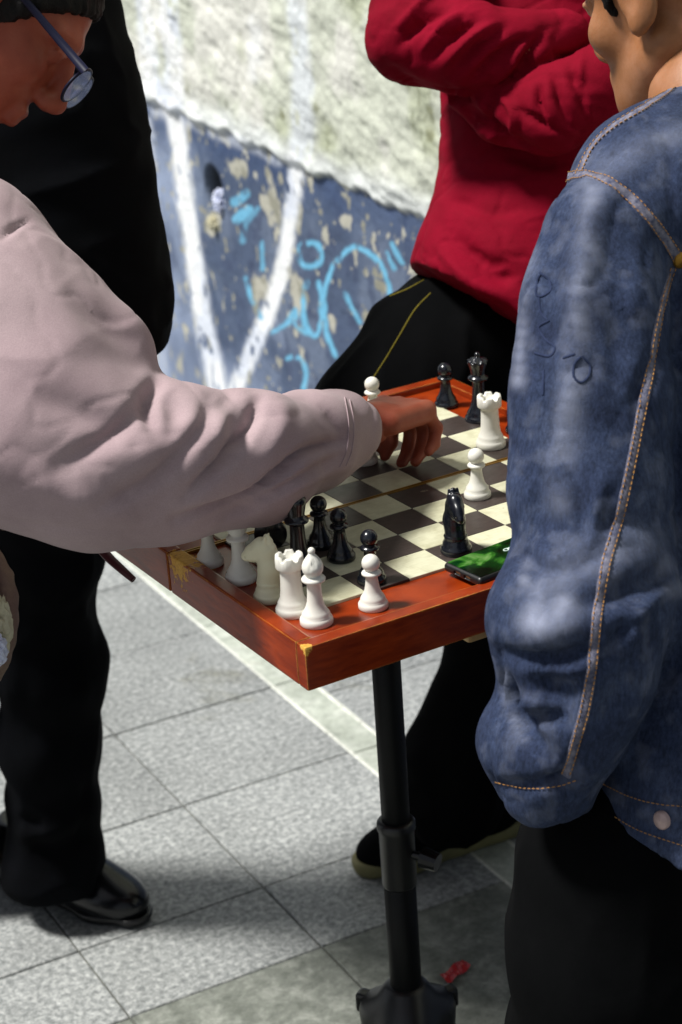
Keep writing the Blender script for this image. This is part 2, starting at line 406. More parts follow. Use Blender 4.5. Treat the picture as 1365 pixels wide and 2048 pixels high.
for aj in (0.575, 0.64):
    for k in range(12):
        c = floor_pt(aj, -0.6 + 0.297 * (k + 0.5), -0.0085); w_ = 0.0042 * random.uniform(0.75, 1.15)
        bm_obj('mortar_joint', box_bm(c, (w_, 0.1482, 0.0098), 0.0015, Matrix.Rotation(FA + random.uniform(-0.003, 0.003), 3, 'Z')), M['mortar'], ground)
for (a0, a1, b0, b1, mt) in tile_cells:
    g = 0.0015; w, h = (a1 - a0) / 2 - g, (b1 - b0) / 2 - g
    c = floor_pt((a0 + a1) / 2, (b0 + b1) / 2, -0.010 + random.uniform(-0.0008, 0.0006))
    bm = box_bm(c, (w, h, 0.010), 0.0016, Matrix.Rotation(FA, 3, 'Z') @ Matrix.Rotation(random.uniform(-0.0012, 0.0012), 3, 'X'))
    bm_obj('tile', bm, M[mt], ground)

# ---------------------------------------------------------------- the painted wall
P0 = floor_hit(600, 1010); EA = R(-96.16); E1 = np.array([math.cos(EA), math.sin(EA), 0]); WN = np.array([E1[1], -E1[0], 0])
def wall_hit(u, v):
    d = W(u, v, 1.0) - CAM; t = ((P0 - CAM) @ WN) / (d @ WN); p = CAM + t * d
    return (p - P0) @ E1, p[2]
DADO = np.mean([wall_hit(*q)[1] for q in ((290, 195), (570, 322), (900, 462))])
ss = [wall_hit(*q)[0] for q in ((150, 0), (150, 800), (1150, 0), (1150, 900))]
s_lo, s_hi = min(ss) - 0.1, max(ss) + 0.1
zt = max(wall_hit(150, -40)[1], wall_hit(1150, -40)[1]) + 0.05
sg = np.concatenate([np.linspace(-4.5, s_lo - 0.02, 40), np.arange(s_lo, s_hi, 0.0042), np.linspace(s_hi + 0.02, 3.5, 30)])
zg = np.concatenate([np.linspace(-0.02, 0.2, 12), np.arange(0.21, zt, 0.0042), np.linspace(zt + 0.02, 3.2, 30)])
S_, Z_ = np.meshgrid(sg, zg, indexing='ij'); sv = S_.ravel(); zv = Z_.ravel()
base = P0 + sv[:, None] * E1 + zv[:, None] * np.array([0, 0, 1.0])
base[:, 2] = zv
uvw = PX(base)
q2 = np.stack([sv, zv, np.zeros_like(sv)], 1)
edge_n = 0.011 * fbm(q2 * 14, 4, 5)
upper = smoothstep(-0.006, 0.012, zv - DADO + edge_n * 0.8)
rough = fbm(q2 * np.array([13, 22, 1]) + 0.35 * np.stack([zv * 16, sv * 0, sv * 0], 1), 4, 2)
fine = fbm(q2 * np.array([60, 95, 1]) + np.stack([zv * 40, sv * 0, sv * 0], 1), 4, 9)
lowr = fbm(q2 * 22, 4, 14)
disp = upper * (0.012 + 0.0045 * rough + 0.0012 * fine) + (1 - upper) * (0.0012 * lowr + 0.0006 * fine)
dense = (sv > s_lo) & (sv < s_hi) & (zv < zt) & (zv > 0.2); disp = np.where(dense, disp, 0.012 * upper)
def C3(r, g, b): return np.array(lin(r, g, b)[:3])
def mixc(a, b, t): return a + (b - a) * t[:, None]
n1 = fbm(q2 * 7, 4, 21); n2 = fbm(q2 * 30, 4, 22); n3 = fbm(q2 * 4, 4, 23); n4 = fbm(q2 * np.array([70, 45, 1]), 3, 24)
col = np.tile(C3(196, 200, 186), (len(sv), 1))
col = mixc(col, C3(214, 214, 206), smoothstep(-0.1, 0.5, n1))
col = mixc(col, C3(172, 178, 152), 0.8 * smoothstep(0.1, 0.6, n3))
col = mixc(col, C3(120, 122, 92), 0.8 * smoothstep(0.62, 1.0, n2 * 0.5 + n3 * 0.45 + 0.2))
col = mixc(col, C3(104, 108, 84), 0.5 * smoothstep(0.55, 0.95, n4) * smoothstep(0.1, 0.5, n3 + 0.1))
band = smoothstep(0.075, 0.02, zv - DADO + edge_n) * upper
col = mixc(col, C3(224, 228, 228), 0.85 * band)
blue = mixc(np.tile(C3(76, 89, 114), (len(sv), 1)), C3(100, 112, 134), smoothstep(-0.4, 0.6, n1))
blue = mixc(blue, C3(64, 74, 100), 0.6 * smoothstep(0.2, 0.7, n2))
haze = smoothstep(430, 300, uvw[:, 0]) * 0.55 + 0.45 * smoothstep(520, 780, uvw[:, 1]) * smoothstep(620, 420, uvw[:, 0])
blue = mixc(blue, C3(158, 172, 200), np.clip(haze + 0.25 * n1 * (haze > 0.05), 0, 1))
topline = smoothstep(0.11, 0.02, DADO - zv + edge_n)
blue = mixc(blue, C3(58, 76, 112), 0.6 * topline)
chips = smoothstep(0.82, 0.92, fbm(q2 * 17, 4, 40) + 0.22 * fbm(q2 * 3.5, 2, 41)) 
chips = np.maximum(chips, smoothstep(0.74, 0.86, fbm(q2 * 48, 3, 42) + 0.1 * n1))
jit = np.stack([fbm(q2 * 9, 3, 50), fbm(q2 * 9, 3, 51)], 1) * 3.0 + np.stack([fbm(q2 * 60, 2, 52), fbm(q2 * 60, 2, 53)], 1) * 1.6
uj = uvw + jit
vis = (uvw[:, 0] > -50) & (uvw[:, 0] < 1300) & (uvw[:, 1] > -150) & (uvw[:, 1] < 1200)
def stroke(pl, w, soft=3.0, smooth=True):
    P = smooth_path(pl, 6) if smooth and len(pl) > 2 else np.asarray(pl, float); d = np.full(len(sv), 1e9)
    ix = np.where(vis & (uvw[:, 0] > P[:, 0].min() - w - 20) & (uvw[:, 0] < P[:, 0].max() + w + 20) & (uvw[:, 1] > P[:, 1].min() - w - 20) & (uvw[:, 1] < P[:, 1].max() + w + 20))[0]
    q = uj[ix]
    for i in range(len(P) - 1):
        ab = P[i + 1] - P[i]; t = np.clip(((q - P[i]) @ ab) / (ab @ ab + 1e-9), 0, 1)
        d[ix] = np.minimum(d[ix], np.linalg.norm(q - P[i] - t[:, None] * ab, axis=1))
    return smoothstep(w / 2 + soft, w / 2 - soft, d)
def blob(cx, cy, rx, ry, wob=0.35):
    d = np.hypot((uj[:, 0] - cx) / rx, (uj[:, 1] - cy) / ry) + wob * fbm(q2 * 26, 3, 60)
    return smoothstep(1.1, 0.85, d) * vis
for b_ in ((545, 400, 26, 58), (525, 575, 22, 42), (598, 590, 26, 50), (570, 530, 20, 44), (478, 330, 26, 26), (690, 442, 18, 16), (640, 422, 9, 14), (430, 445, 24, 26), (735, 545, 8, 12), (600, 430, 16, 34)):
    chips = np.maximum(chips, blob(b_[0], b_[1], b_[2] * 0.78, b_[3] * 0.82, 0.5))
bare = mixc(np.tile(C3(146, 145, 132), (len(sv), 1)), C3(178, 176, 164), smoothstep(-0.3, 0.4, n2))
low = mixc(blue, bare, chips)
white = np.zeros(len(sv))
for pl, w, a in (([(318, 170), (348, 240), (366, 360), (386, 500), (410, 650), (440, 800)], 34, 1), ([(596, 320), (588, 400), (572, 500), (550, 590), (520, 670), (470, 780)], 31, .96),
                 ([(296, -60), (304, 60), (310, 200)], 34, .8), ([(340, -60), (348, 40), (356, 120), (352, 210)], 38, .85), ([(284, 190), (292, 260), (298, 330)], 22, .8),
                 ([(600, -60), (612, 80), (618, 200), (612, 300)], 40, .6), ([(520, 40), (524, 100), (520, 150)], 26, .55), ([(300, 370), (312, 480), (318, 620), (322, 760)], 26, .28), ([(285, 215), (430, 262), (560, 318)], 26, .5)):
    white = np.maximum(white, a * stroke(pl, w, 8) * smoothstep(-1.1, -0.5, n2 + 0.5 * n4))
cz = lambda pts: [(x * 0.586, 300 + y * 0.586) for x, y in pts]
cy = np.zeros(len(sv))
ell_o = [(1060 + 37 * math.cos(a), 360 + 42 * math.sin(a)) for a in np.linspace(0, 2 * math.pi, 14)]
for pl, w, a in ((ell_o, 15, 1), ([(895, 312), (895, 405)], 12, .8), ([(840, 440), (862, 515), (892, 575)], 11, .9), ([(1052, 455), (1036, 530), (1045, 600), (1072, 632), (1095, 590), (1098, 520), (1088, 455)], 13, 1),
                 ([(935, 622), (985, 590), (1010, 540), (1012, 590), (1045, 622)], 12, .95), ([(1150, 700), (1118, 630), (1106, 560), (1112, 470), (1150, 380), (1215, 335), (1285, 365), (1325, 440), (1336, 500)], 14, 1),
                 ([(1325, 350), (1348, 405)], 13, .9), ([(1344, 318), (1372, 380)], 13, .9), ([(1172, 492), (1228, 590)], 13, .95), ([(985, 714), (1028, 712), (1046, 760), (1036, 850)], 13, .95),
                 ([(880, 205), (845, 240), (832, 310)], 14, .6), ([(800, 175), (838, 150)], 26, .8), ([(812, 235), (845, 205)], 28, .9)):
    cy = np.maximum(cy, a * stroke(cz(pl), w * 0.74, 2.4))
cy *= smoothstep(-0.9, -0.3, n2 + 0.4 * n4)
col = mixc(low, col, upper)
white_c = mixc(np.tile(C3(214, 220, 232), (len(sv), 1)), C3(236, 238, 240), smoothstep(-0.3, 0.3, n1))
col = col * (1 - white[:, None]) + white_c * white[:, None]
col = mixc(col, C3(112, 180, 214), cy * (1 - 0.8 * upper))
# drain hole pushed into the wall
hole_s, hole_z = wall_hit(428, 380); rx_h, rz_h = 0.056, 0.056
hd = np.hypot((sv - hole_s) / rx_h, (zv - hole_z) / rz_h)
disp = disp - 0.09 * smoothstep(1.02, 0.86, hd)
col = mixc(col, C3(44, 44, 40), smoothstep(1.04, 0.92, hd))
verts = base + disp[:, None] * WN
if (CAM - P0) @ WN < 0: verts = base - disp[:, None] * WN
nz = len(zg); ns = len(sg)
ii, jj = np.meshgrid(np.arange(ns - 1), np.arange(nz - 1), indexing='ij'); k0 = (ii * nz + jj).ravel()
faces = np.stack([k0, k0 + nz, k0 + nz + 1, k0 + 1], 1)
if WN @ (CAM - P0) > 0: pass
back = verts[[0, nz - 1, (ns - 1) * nz, ns * nz - 1]] + np.array([0.25, 0.0, 0])
b0 = len(verts); verts = np.vstack([verts, back])
faces = faces.tolist() + [[b0, b0 + 1, b0 + 3, b0 + 2]]
wall = mesh_obj('wall', verts, faces, None, None, True, True)
setprops(wall, 'rough pale plaster wall above a flaking blue band with white stripes and cyan scrawl', 'wall')
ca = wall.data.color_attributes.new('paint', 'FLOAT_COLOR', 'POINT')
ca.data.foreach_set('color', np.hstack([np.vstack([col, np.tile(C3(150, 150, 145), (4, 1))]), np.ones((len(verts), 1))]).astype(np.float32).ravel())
b = NB('painted_plaster'); at = b.N('ShaderNodeAttribute', attribute_name='paint'); fn = b.noise(220, 4, 0.7); fn2 = b.noise(60, 5, 0.7)
b.set(Base_Color=b.mix(0.5, at.outputs['Color'], b.ramp(fn, [(0.3, G(0.6)), (0.65, G(1.08))]), 'MULTIPLY'), Roughness=0.88)
b.b.inputs['Specular IOR Level'].default_value = 0.2
b.bump(b.math('ADD', fn, fn2), 0.35, 0.003); wall.data.materials.append(b.m)
print('dado', DADO, 'wall verts', len(verts), 'rng', s_lo, s_hi, zt)

# crumpled paper stuffed in the hole
def crumple(name, c, r, mat, label, cat, seed):
    bm = bmesh.new(); bmesh.ops.create_icosphere(bm, subdivisions=4, radius=1.0)
    V = np.array([v.co for v in bm.verts]); F = [[q.index for q in f.verts] for f in bm.faces]; bm.free()
    k = 0.75 + 0.38 * (1 - np.abs(fbm(V * 2.1, 3, seed)) * 1.6)
    o = mesh_obj(name, V * k[:, None] * np.array(r) + np.array(c), F, mat, None, False); return setprops(o, label, cat)
M['tissue'] = cloth('bluish_tissue', lin(196, 204, 232), lin(226, 230, 244), 0.9, 20, 300, 0.3)
M['tissue_y'] = cloth('yellowish_tissue', lin(196, 190, 158), lin(222, 218, 196), 0.9, 20, 300, 0.3)
hp = P0 + hole_s * E1; wside = 1.0 if WN @ (CAM - P0) > 0 else -1.0
def wall_pt(u, v, out=0.0):
    s, z = wall_hit(u, v); p = P0 + s * E1 + WN * wside * out; p[2] = z; return p
crumple('crumpled_tissue', wall_pt(440, 404, -0.006), (0.020, 0.024, 0.030), M['tissue'], 'bluish white crumpled tissue stuffed in the dark wall hole', 'tissue', 3)
crumple('crumpled_wrapper', wall_pt(431, 446, 0.004), (0.014, 0.018, 0.017), M['tissue_y'], 'yellowish crumpled wrapper stuck to the wall below the dark hole', 'wrapper', 8)

# ---------------------------------------------------------------- chess board on its stand
TZ = 0.85; SQ = 0.05; GAP = 0.118
def BP(i, j, z=0.0): return np.array([i * SQ, (j + (GAP if j > 4 else 0)) * SQ, TZ + z])
X0, X1, Y0, Y1 = -1.30 * SQ, 9.25 * SQ, -1.56 * SQ, (9.45 + GAP) * SQ
YF = (4 + GAP / 2) * SQ
seam_p = tuple(W(372, 1118, 2.115)); corner_p = (X0 + 0.004, Y0 + 0.004, TZ)
M['lacquer'] = lacquer('red_lacquered_wood', lin(108, 30, 5), lin(150, 54, 12),
                       (((X0 + 0.012, YF - 0.024, TZ + 0.004), 0.030), ((X0 + 0.002, Y0 + 0.002, TZ + 0.004), 0.0075)))
M['bare_wood'] = gloss('bare_pine', lin(196, 164, 112), 0.6, 0, 0.3, 30)
def sq_mat(name, c0, c1, wear):
    b = NB(name); geo = b.N('ShaderNodeNewGeometry').outputs['Position']; oi = b.N('ShaderNodeObjectInfo').outputs['Random']
    g = b.noise(60, 5, 0.65, 0, geo, (1, 6, 1)); col = b.ramp(g, [(0.3, c0), (0.7, c1)])
    col = b.mix(1.0, col, b.ramp(oi, [(0, G(0.9)), (1, G(1.05))]), 'MULTIPLY')
    sp = b.ramp(b.noise(70, 3, 0.5, 0, geo), [(0.735, G(0)), (0.76, G(1))]); col = b.mix(b.math('MULTIPLY', sp, 0.7), col, wear)
    dirt = b.ramp(b.noise(30, 5, 0.7, 0.4, geo), [(0.35, lin(196, 190, 168)), (0.6, G(1))]); col = b.mix(0.5, col, dirt, 'MULTIPLY')
    b.set(Base_Color=col, Roughness=b.math('ADD', 0.32, b.math('MULTIPLY', b.noise(90, 4, 0.6, 0, geo), 0.25)))
    b.bump(g, 0.15, 0.0006); return b.m
M['light_sq'] = sq_mat('cream_inlay', lin(198, 198, 168), lin(214, 212, 184), lin(140, 110, 74))
M['dark_sq'] = sq_mat('dark_walnut_inlay', lin(50, 42, 40), lin(70, 60, 56), lin(190, 182, 160))
board = thing('chess_board', 'folding red lacquered chess board with cream and dark squares, resting on the black stand', 'chess board', (0.2, 0.2, TZ - 0.04))
for (ya, yb, nm) in ((Y0, YF - 0.0011, 'n'), (YF + 0.0011, Y1, 'f')):
    bm = box_bm(((X0 + X1) / 2, (ya + yb) / 2, TZ - 0.0215), ((X1 - X0) / 2 - 0.002, (yb - ya) / 2 - (0.001), 0.0185), 0.0015)
    bm_obj('half_case', bm, M['lacquer'], board)
    lw = 0.0085                                                  # raised lip round the edge
    yo = ya if nm == 'n' else yb; sgn = 1 if nm == 'n' else -1
    bm_obj('rim', box_bm(((X0 + X1) / 2, yo + sgn * lw, TZ - 0.0175), ((X1 - X0) / 2, lw, 0.0225), 0.0022, None, 2), M['lacquer'], board)
    for xo, sx in ((X0, 1), (X1, -1)):
        y_in = yo + sgn * lw * 2
        a, c = (y_in + 0.0002, yb) if nm == 'n' else (ya, y_in - 0.0002)
        bm_obj('rim', box_bm((xo + sx * lw, (a + c) / 2, TZ - 0.0175), (lw, (c - a) / 2, 0.0225), 0.0022, None, 2), M['lacquer'], board)
sqm = {}
for dk in (0, 1):
    bm = box_bm((0, 0, 0), (SQ / 2 - 0.00025, SQ / 2 - 0.00025, 0.0022), 0.0004)
    v = [tuple(x.co) for x in bm.verts]; bm.verts.index_update(); f = [[q.index for q in x.verts] for x in bm.faces]; bm.free()
    me = bpy.data.meshes.new('square'); me.from_pydata(v, [], f); me.materials.append(M['dark_sq' if dk else 'light_sq']); sqm[dk] = me
for i in range(8):
    for j in range(8):
        o = link(bpy.data.objects.new('square', sqm[(i + j) % 2])); p = BP(i + 0.5, j + 0.5)
        o.location = (p[0] + random.uniform(-1, 1) * 2e-4, p[1] + random.uniform(-1, 1) * 2e-4, TZ - 0.0022 + random.uniform(-1, 1) * 1.5e-4)
        o.rotation_euler.z = random.uniform(-0.004, 0.004); adopt(o, board)
for dy in (-1, 1):
    bm_obj('hinge_strip', box_bm(((X0 + X1) / 2, YF + dy * 0.0021, TZ - 0.0011), ((X1 - X0) / 2 - 0.02, 0.0008, 0.0016)), M['brass'], board)
# stand
PC = np.array([3.75 * SQ, 4.06 * SQ, 0.0])
stand = thing('tripod_stand', 'black telescopic tripod stand carrying the chess board', 'stand', (PC[0], PC[1], 0))
def lathe_part(name, prof, c, mat, parent, n=32): V, F = lathe_data(prof, n, c); return mesh_obj(name, V, F, mat, parent, True)
pz = PC.copy()
lathe_part('pole', [(0.0165, 0.30), (0.0165, TZ - 0.062)], pz, M['black_paint'], stand)
lathe_part('outer_tube', [(0.019, 0.10), (0.019, 0.437)], pz, M['black_paint'], stand)
lathe_part('collar', [(0.0192, 0.36), (0.0206, 0.363), (0.0206, 0.433), (0.0226, 0.436), (0.0226, 0.444), (0.0205, 0.447), (0.0175, 0.448)], pz, M['black_plastic'], stand)
kn = Vector((RT * 0.75 + np.array([0, 0, -0.15]) - FW * 0.45).tolist()).normalized()
kv, kf = tube_data([np.array(pz) + np.array([0, 0, 0.405]) + np.array(kn) * 0.018, np.array(pz) + np.array([0, 0, 0.405]) + np.array(kn) * 0.030,
                    np.array(pz) + np.array([0, 0, 0.405]) + np.array(kn) * 0.032, np.array(pz) + np.array([0, 0, 0.403]) + np.array(kn) * 0.052], [0.005, 0.005, 0.013, 0.011], 14)
mesh_obj('clamp_knob', kv, kf, M['leather'], stand, False)
bm = box_bm((PC[0] + 0.055, PC[1], TZ - 0.0515), (0.19, 0.022, 0.0095), 0.002); bm_obj('batten', bm, M['bare_wood'], stand)
bp_ = W(925, 1287, 2.08)
bm = box_bm((bp_[0] + 0.06, -0.035, TZ - 0.0505), (0.078, 0.022, 0.0085), 0.004, None, 2); bm_obj('batten', bm, M['bare_wood'], stand)
lathe_part('plate', [(0.03, TZ - 0.068), (0.035, TZ - 0.066), (0.035, TZ - 0.062), (0.02, TZ - 0.0615)], pz, M['black_paint'], stand)
hubz = 0.200
V, F = lathe_data([(0.020, hubz + 0.022), (0.0265, hubz + 0.018), (0.036, hubz + 0.002), (0.052, hubz - 0.012), (0.055, hubz - 0.026), (0.052, hubz - 0.07), (0.03, hubz - 0.085), (0.02, hubz - 0.09)], 36, pz)
V = np.array(V); w = np.arctan2(V[:, 1] - pz[1], V[:, 0] - pz[0]); rr = np.hypot(V[:, 0] - pz[0], V[:, 1] - pz[1])
k = 1 + 0.16 * np.cos(3 * (w + 2.11)) * smoothstep(0.03, 0.05, rr); V[:, 0] = pz[0] + (V[:, 0] - pz[0]) * k; V[:, 1] = pz[1] + (V[:, 1] - pz[1]) * k
mesh_obj('leg_hub', V, F, M['black_plastic'], stand)
for a in (-2.11, -2.11 + 2.094, -2.11 - 2.094):
    u = np.array([math.cos(a), math.sin(a), 0])
    bm_obj('hub_lug', box_bm(pz + u * 0.058 + np.array([0, 0, hubz - 0.022]), (0.010, 0.009, 0.013), 0.004, Matrix.Rotation(a, 3, 'Z'), 2), M['black_plastic'], stand)
    lv, lf = tube_data([pz + u * 0.05 + np.array([0, 0, hubz - 0.085]), pz + u * 0.30 + np.array([0, 0, 0.014])], [0.0105, 0.0105], 12); mesh_obj('leg', lv, lf, M['black_paint'], stand)
    lv, lf = tube_data([pz + u * 0.285 + np.array([0, 0, 0.026]), pz + u * 0.318 + np.array([0, 0, 0.0125])], [0.0125, 0.0125], 12); mesh_obj('foot', lv, lf, M['black_plastic'], stand)

# ---------------------------------------------------------------- chess pieces
def mm(p): return [(r * 0.001, z * 0.001) for r, z in p]
def sph(cz_, r, a0, a1, n=10): return [(r * math.cos(a), cz_ + r * math.sin(a)) for a in np.linspace(R(a0), R(a1), n)]
PAWN = [(14, 0), (14.6, .8), (14.6, 4.6), (13.6, 6.4), (12.4, 7.6), (12.3, 9.8), (11.3, 12), (9.2, 15), (7.6, 19), (6.6, 24), (6.0, 29), (5.9, 33), (6.6, 34), (9.4, 35), (9.6, 36.4), (8.8, 37.6), (6.2, 38.8)] + sph(46.2, 8.8, -52, 88, 14)
ROOK = [(16.4, 0), (17, .8), (17, 5.6), (16, 7.6), (14.6, 9), (14.6, 11.6), (13.4, 14), (11.8, 17), (10.8, 24), (10.2, 34), (10.0, 44), (10.6, 46), (13, 47.6), (13.8, 49), (13.8, 60), (13.2, 61), (9.8, 61), (9.4, 60.4), (9.2, 54), (0.4, 53.6)]
def bishop_prof(): return [(15.4, 0), (16, .8), (16, 5), (15, 7), (13.6, 8.2), (13.6, 10.6), (12, 13), (9.6, 17), (7.8, 23), (7.0, 32), (6.8, 42), (7.6, 43.4), (11.2, 44.6), (11.6, 46.4), (10.4, 48), (7.2, 49.2), (7.6, 51)] + \
    [(9.6, 54), (10.3, 57.4), (10.0, 60.6), (8.6, 64), (6.4, 67.4), (4.4, 70), (3.2, 71.6), (3.2, 72.2)] + sph(74.6, 3.6, -48, 86, 7)
QUEEN = [(16.8, 0), (17.6, .8), (17.6, 6), (16.4, 8.4), (14.8, 9.8), (14.8, 12.2), (13, 15), (10.4, 20), (8.4, 28), (7.4, 40), (7.2, 50), (7.8, 52), (11.8, 53.2), (12.2, 55), (11, 56.6), (8.2, 58), (8.4, 60), (8.8, 64), (10.2, 70), (11.8, 75), (12, 76.6), (9.8, 77.2), (6, 79), (4, 80)] + sph(82.6, 3.4, -40, 86, 7)
KING = [(16.8, 0), (17.8, .8), (17.8, 6), (16.6, 8.4), (15, 9.8), (15, 12.2), (13, 15), (10.4, 20), (8.6, 28), (7.6, 40), (7.4, 52), (8, 54), (12, 55.2), (12.4, 57), (11.2, 58.6), (8.4, 60), (8.6, 64), (10.6, 74), (11.2, 78), (10.4, 80), (6, 82.4), (3.2, 84), (0.4, 84.4)]
_cache = {}
def piece_mesh(kind, mk):
    key = (kind, mk)
    if key in _cache: return _cache[key]
    prof = {'pawn': PAWN, 'rook': ROOK, 'bishop': bishop_prof(), 'queen': QUEEN, 'king': KING}[kind]
    n = 48; V, F = lathe_data(mm(prof), n)
    V = np.array(V)
    if kind == 'queen':
        w = np.arctan2(V[:, 1], V[:, 0]); m = smoothstep(0.072, 0.076, V[:, 2]) * (V[:, 2] < 0.0775); V[:, 2] -= 0.003 * m * (np.cos(8 * w) < -0.2)
    if kind == 'rook':
        w = np.arctan2(V[:, 1], V[:, 0]); m = (V[:, 2] > 0.0595) & (np.hypot(V[:, 0], V[:, 1]) > 0.009); V[:, 2] -= 0.0035 * m * (np.cos(6 * w) < -0.55)
    if kind == 'bishop':
        d = V[:, 0] * 0.62 - (V[:, 2] - 0.0635) * 0.78 - 0.002; m = (np.abs(d) < 0.0011) & (V[:, 0] > -0.001) & (V[:, 2] > 0.055); V[m, 0] *= 0.55; V[m, 1] *= 0.9
    me = bpy.data.meshes.new(kind); me.from_pydata(V.tolist(), [], F); me.materials.append(M[mk]); me.shade_smooth(); _cache[key] = me
    return me
def knight_mesh(mk):
    if ('knight', mk) in _cache: return _cache[('knight', mk)]
    V1, F1 = lathe_data(mm([(15.4, 0), (16, .8), (16, 5), (15, 7), (13.6, 8.4), (13.6, 11), (12.4, 13), (11.6, 16), (12.2, 18), (11.2, 20), (9, 21)]), 40)
    f = Field((-0.026, -0.016, 0.012), (0.030, 0.016, 0.072), 0.0009); k = 0.006; y = np.array([0, 1.0, 0])
    f.chain([(0.000, 0, 0.018), (-0.003, 0, 0.034), (0.000, 0, 0.050), (0.005, 0, 0.056)], [0.0120, 0.0112, 0.0086, 0.0078], k, (y, 0.92))
    f.chain([(0.004, 0, 0.055), (0.014, 0, 0.049), (0.0215, 0, 0.0435)], [0.0080, 0.0066, 0.0052], k, (y, 0.8))
    f.cone((0.006, 0, 0.046), (0.015, 0, 0.043), 0.0055, 0.0045, 0.004)
    for s in (-1, 1):
        f.cone((0.000, s * 0.0042, 0.060), (-0.002, s * 0.0046, 0.0675), 0.0026, 0.0010, 0.003)
        f.cone((0.0105, s * 0.0055, 0.0535), (0.012, s * 0.0058, 0.0525), 0.0018, 0.0015, 0.002)
        f.cone((0.0215, s * 0.004, 0.0445), (0.0225, s * 0.0045, 0.0435), 0.0013, 0.001, 0.001, 'cut')
    for q in np.linspace(0, 1, 6): f.cone((-0.013 + 0.009 * q * q, 0, 0.030 + 0.032 * q), (-0.0105 + 0.009 * q * q, 0, 0.034 + 0.032 * q), 0.0036, 0.0030, 0.002)
    f.cone((0.0165, -0.012, 0.0415), (0.028, 0.0, 0.0385), 0.0008, 0.0008, 0.001, 'cut'); f.cone((0.0165, 0.012, 0.0415), (0.028, 0.0, 0.0385), 0.0008, 0.0008, 0.001, 'cut')
    V2, F2 = f.mesh(); V2 = relax(V2, F2, 1)
    V, F = join_data((V1, F1), (V2, F2)); me = bpy.data.meshes.new('knight'); me.from_pydata(V.tolist(), [], F); me.materials.append(M[mk]); me.shade_smooth()
    _cache[('knight', mk)] = me; return me
def place(kind, mk, i, j, label, rz=0.0, z=0.0, tilt=None):
    name = ('white_' if mk != 'black_piece' else 'black_') + kind
    o = link(bpy.data.objects.new(name, knight_mesh(mk) if kind == 'knight' else piece_mesh(kind, mk)))
    p = BP(i, j, z + 0.0002); on_border = i < 0 or i > 8 or j < 0 or j > 8
    o.location = (p[0], p[1], p[2] - (0.0031 if on_border else 0.0)); o.rotation_euler = tilt or (0, 0, rz)
    setprops(o, label, 'chess piece', ('white' if mk != 'black_piece' else 'black') + ' chess pieces on and beside the squares'); 
    if kind == 'king':
        c = link(bpy.data.objects.new('cross', _cross(mk))); c.parent = o
    return o
def _cross(mk):
    bm = box_bm((0, 0, 0.088), (0.0015, 0.0018, 0.0055), 0.0004); b2 = box_bm((0, 0, 0.0895), (0.0042, 0.00178, 0.0014), 0.0004)
    md = []
    for q in (bm, b2): q.verts.index_update(); md.append(([tuple(x.co) for x in q.verts], [[y.index for y in x.verts] for x in q.faces])); q.free()
    V, F = join_data(*md); me = bpy.data.meshes.new('cross'); me.from_pydata(V.tolist(), [], F); me.materials.append(M[mk]); return me
fac = math.atan2(RT[1], RT[0])
place('bishop', 'white_piece', -0.60, 2.18, 'white bishop on the red border beside the cream knight', fac + 0.6)
place('knight', 'cream_piece', -0.58, 1.04, 'cream coloured knight among the taken pieces on the red border', fac + math.pi - 0.35)
place('rook', 'white_piece', -0.54, 0.20, 'white rook between the cream knight and a white bishop on the red border')
place('bishop', 'white_piece', -0.42, -0.48, 'white bishop with diagonal slit at the chipped corner of the red border', fac - 0.3)
place('pawn', 'white_piece', 0.80, -0.56, 'white pawn alone on the red border in front of a black pawn')
place('pawn', 'white_piece', -0.72, 3.30, 'white pawn on the red border, mostly hidden under the pale sleeve')
place('pawn', 'black_piece', 1.46, 2.51, 'black pawn beside the black king, behind another black pawn')
place('pawn', 'black_piece', 1.44, 1.68, 'black pawn on a cream square between two other black pawns')
place('pawn', 'black_piece', 1.34, 0.36, 'black pawn standing right behind the lone white pawn')
place('king', 'black_piece', 0.45, 1.62, 'tall black king behind the white rook on the border', fac)
place('rook', 'black_piece', 0.62, 3.10, 'black rook lying on the squares under the pale sleeve', 0, 0.0138, (R(84), 0, R(150)))
place('knight', 'black_piece', 3.44, 0.50, 'black knight standing beside the phone', fac - 1.35)
place('pawn', 'black_piece', 8.22, 7.86, 'black pawn at the far corner of the squares')
place('queen', 'black_piece', 8.22, 6.45, 'tall black queen on the red border behind the white rook')
place('rook', 'white_piece', 7.40, 4.82, 'white rook on a dark square in front of the black queen')
place('pawn', 'white_piece', 5.44, 2.64, 'white pawn alone on a dark square in the middle of the board')
place('bishop', 'white_piece', 4.64, 5.86, 'white bishop on the board under the reaching hand', fac)
place('pawn', 'black_piece', 8.50, 5.30, 'black pawn half hidden behind the denim sleeve, on the red border')
wp_ = W(704, 800, 2.42)
place('pawn', 'white_piece', 6.25, 8.0, 'white pawn with only its round head showing above the pale cuff')

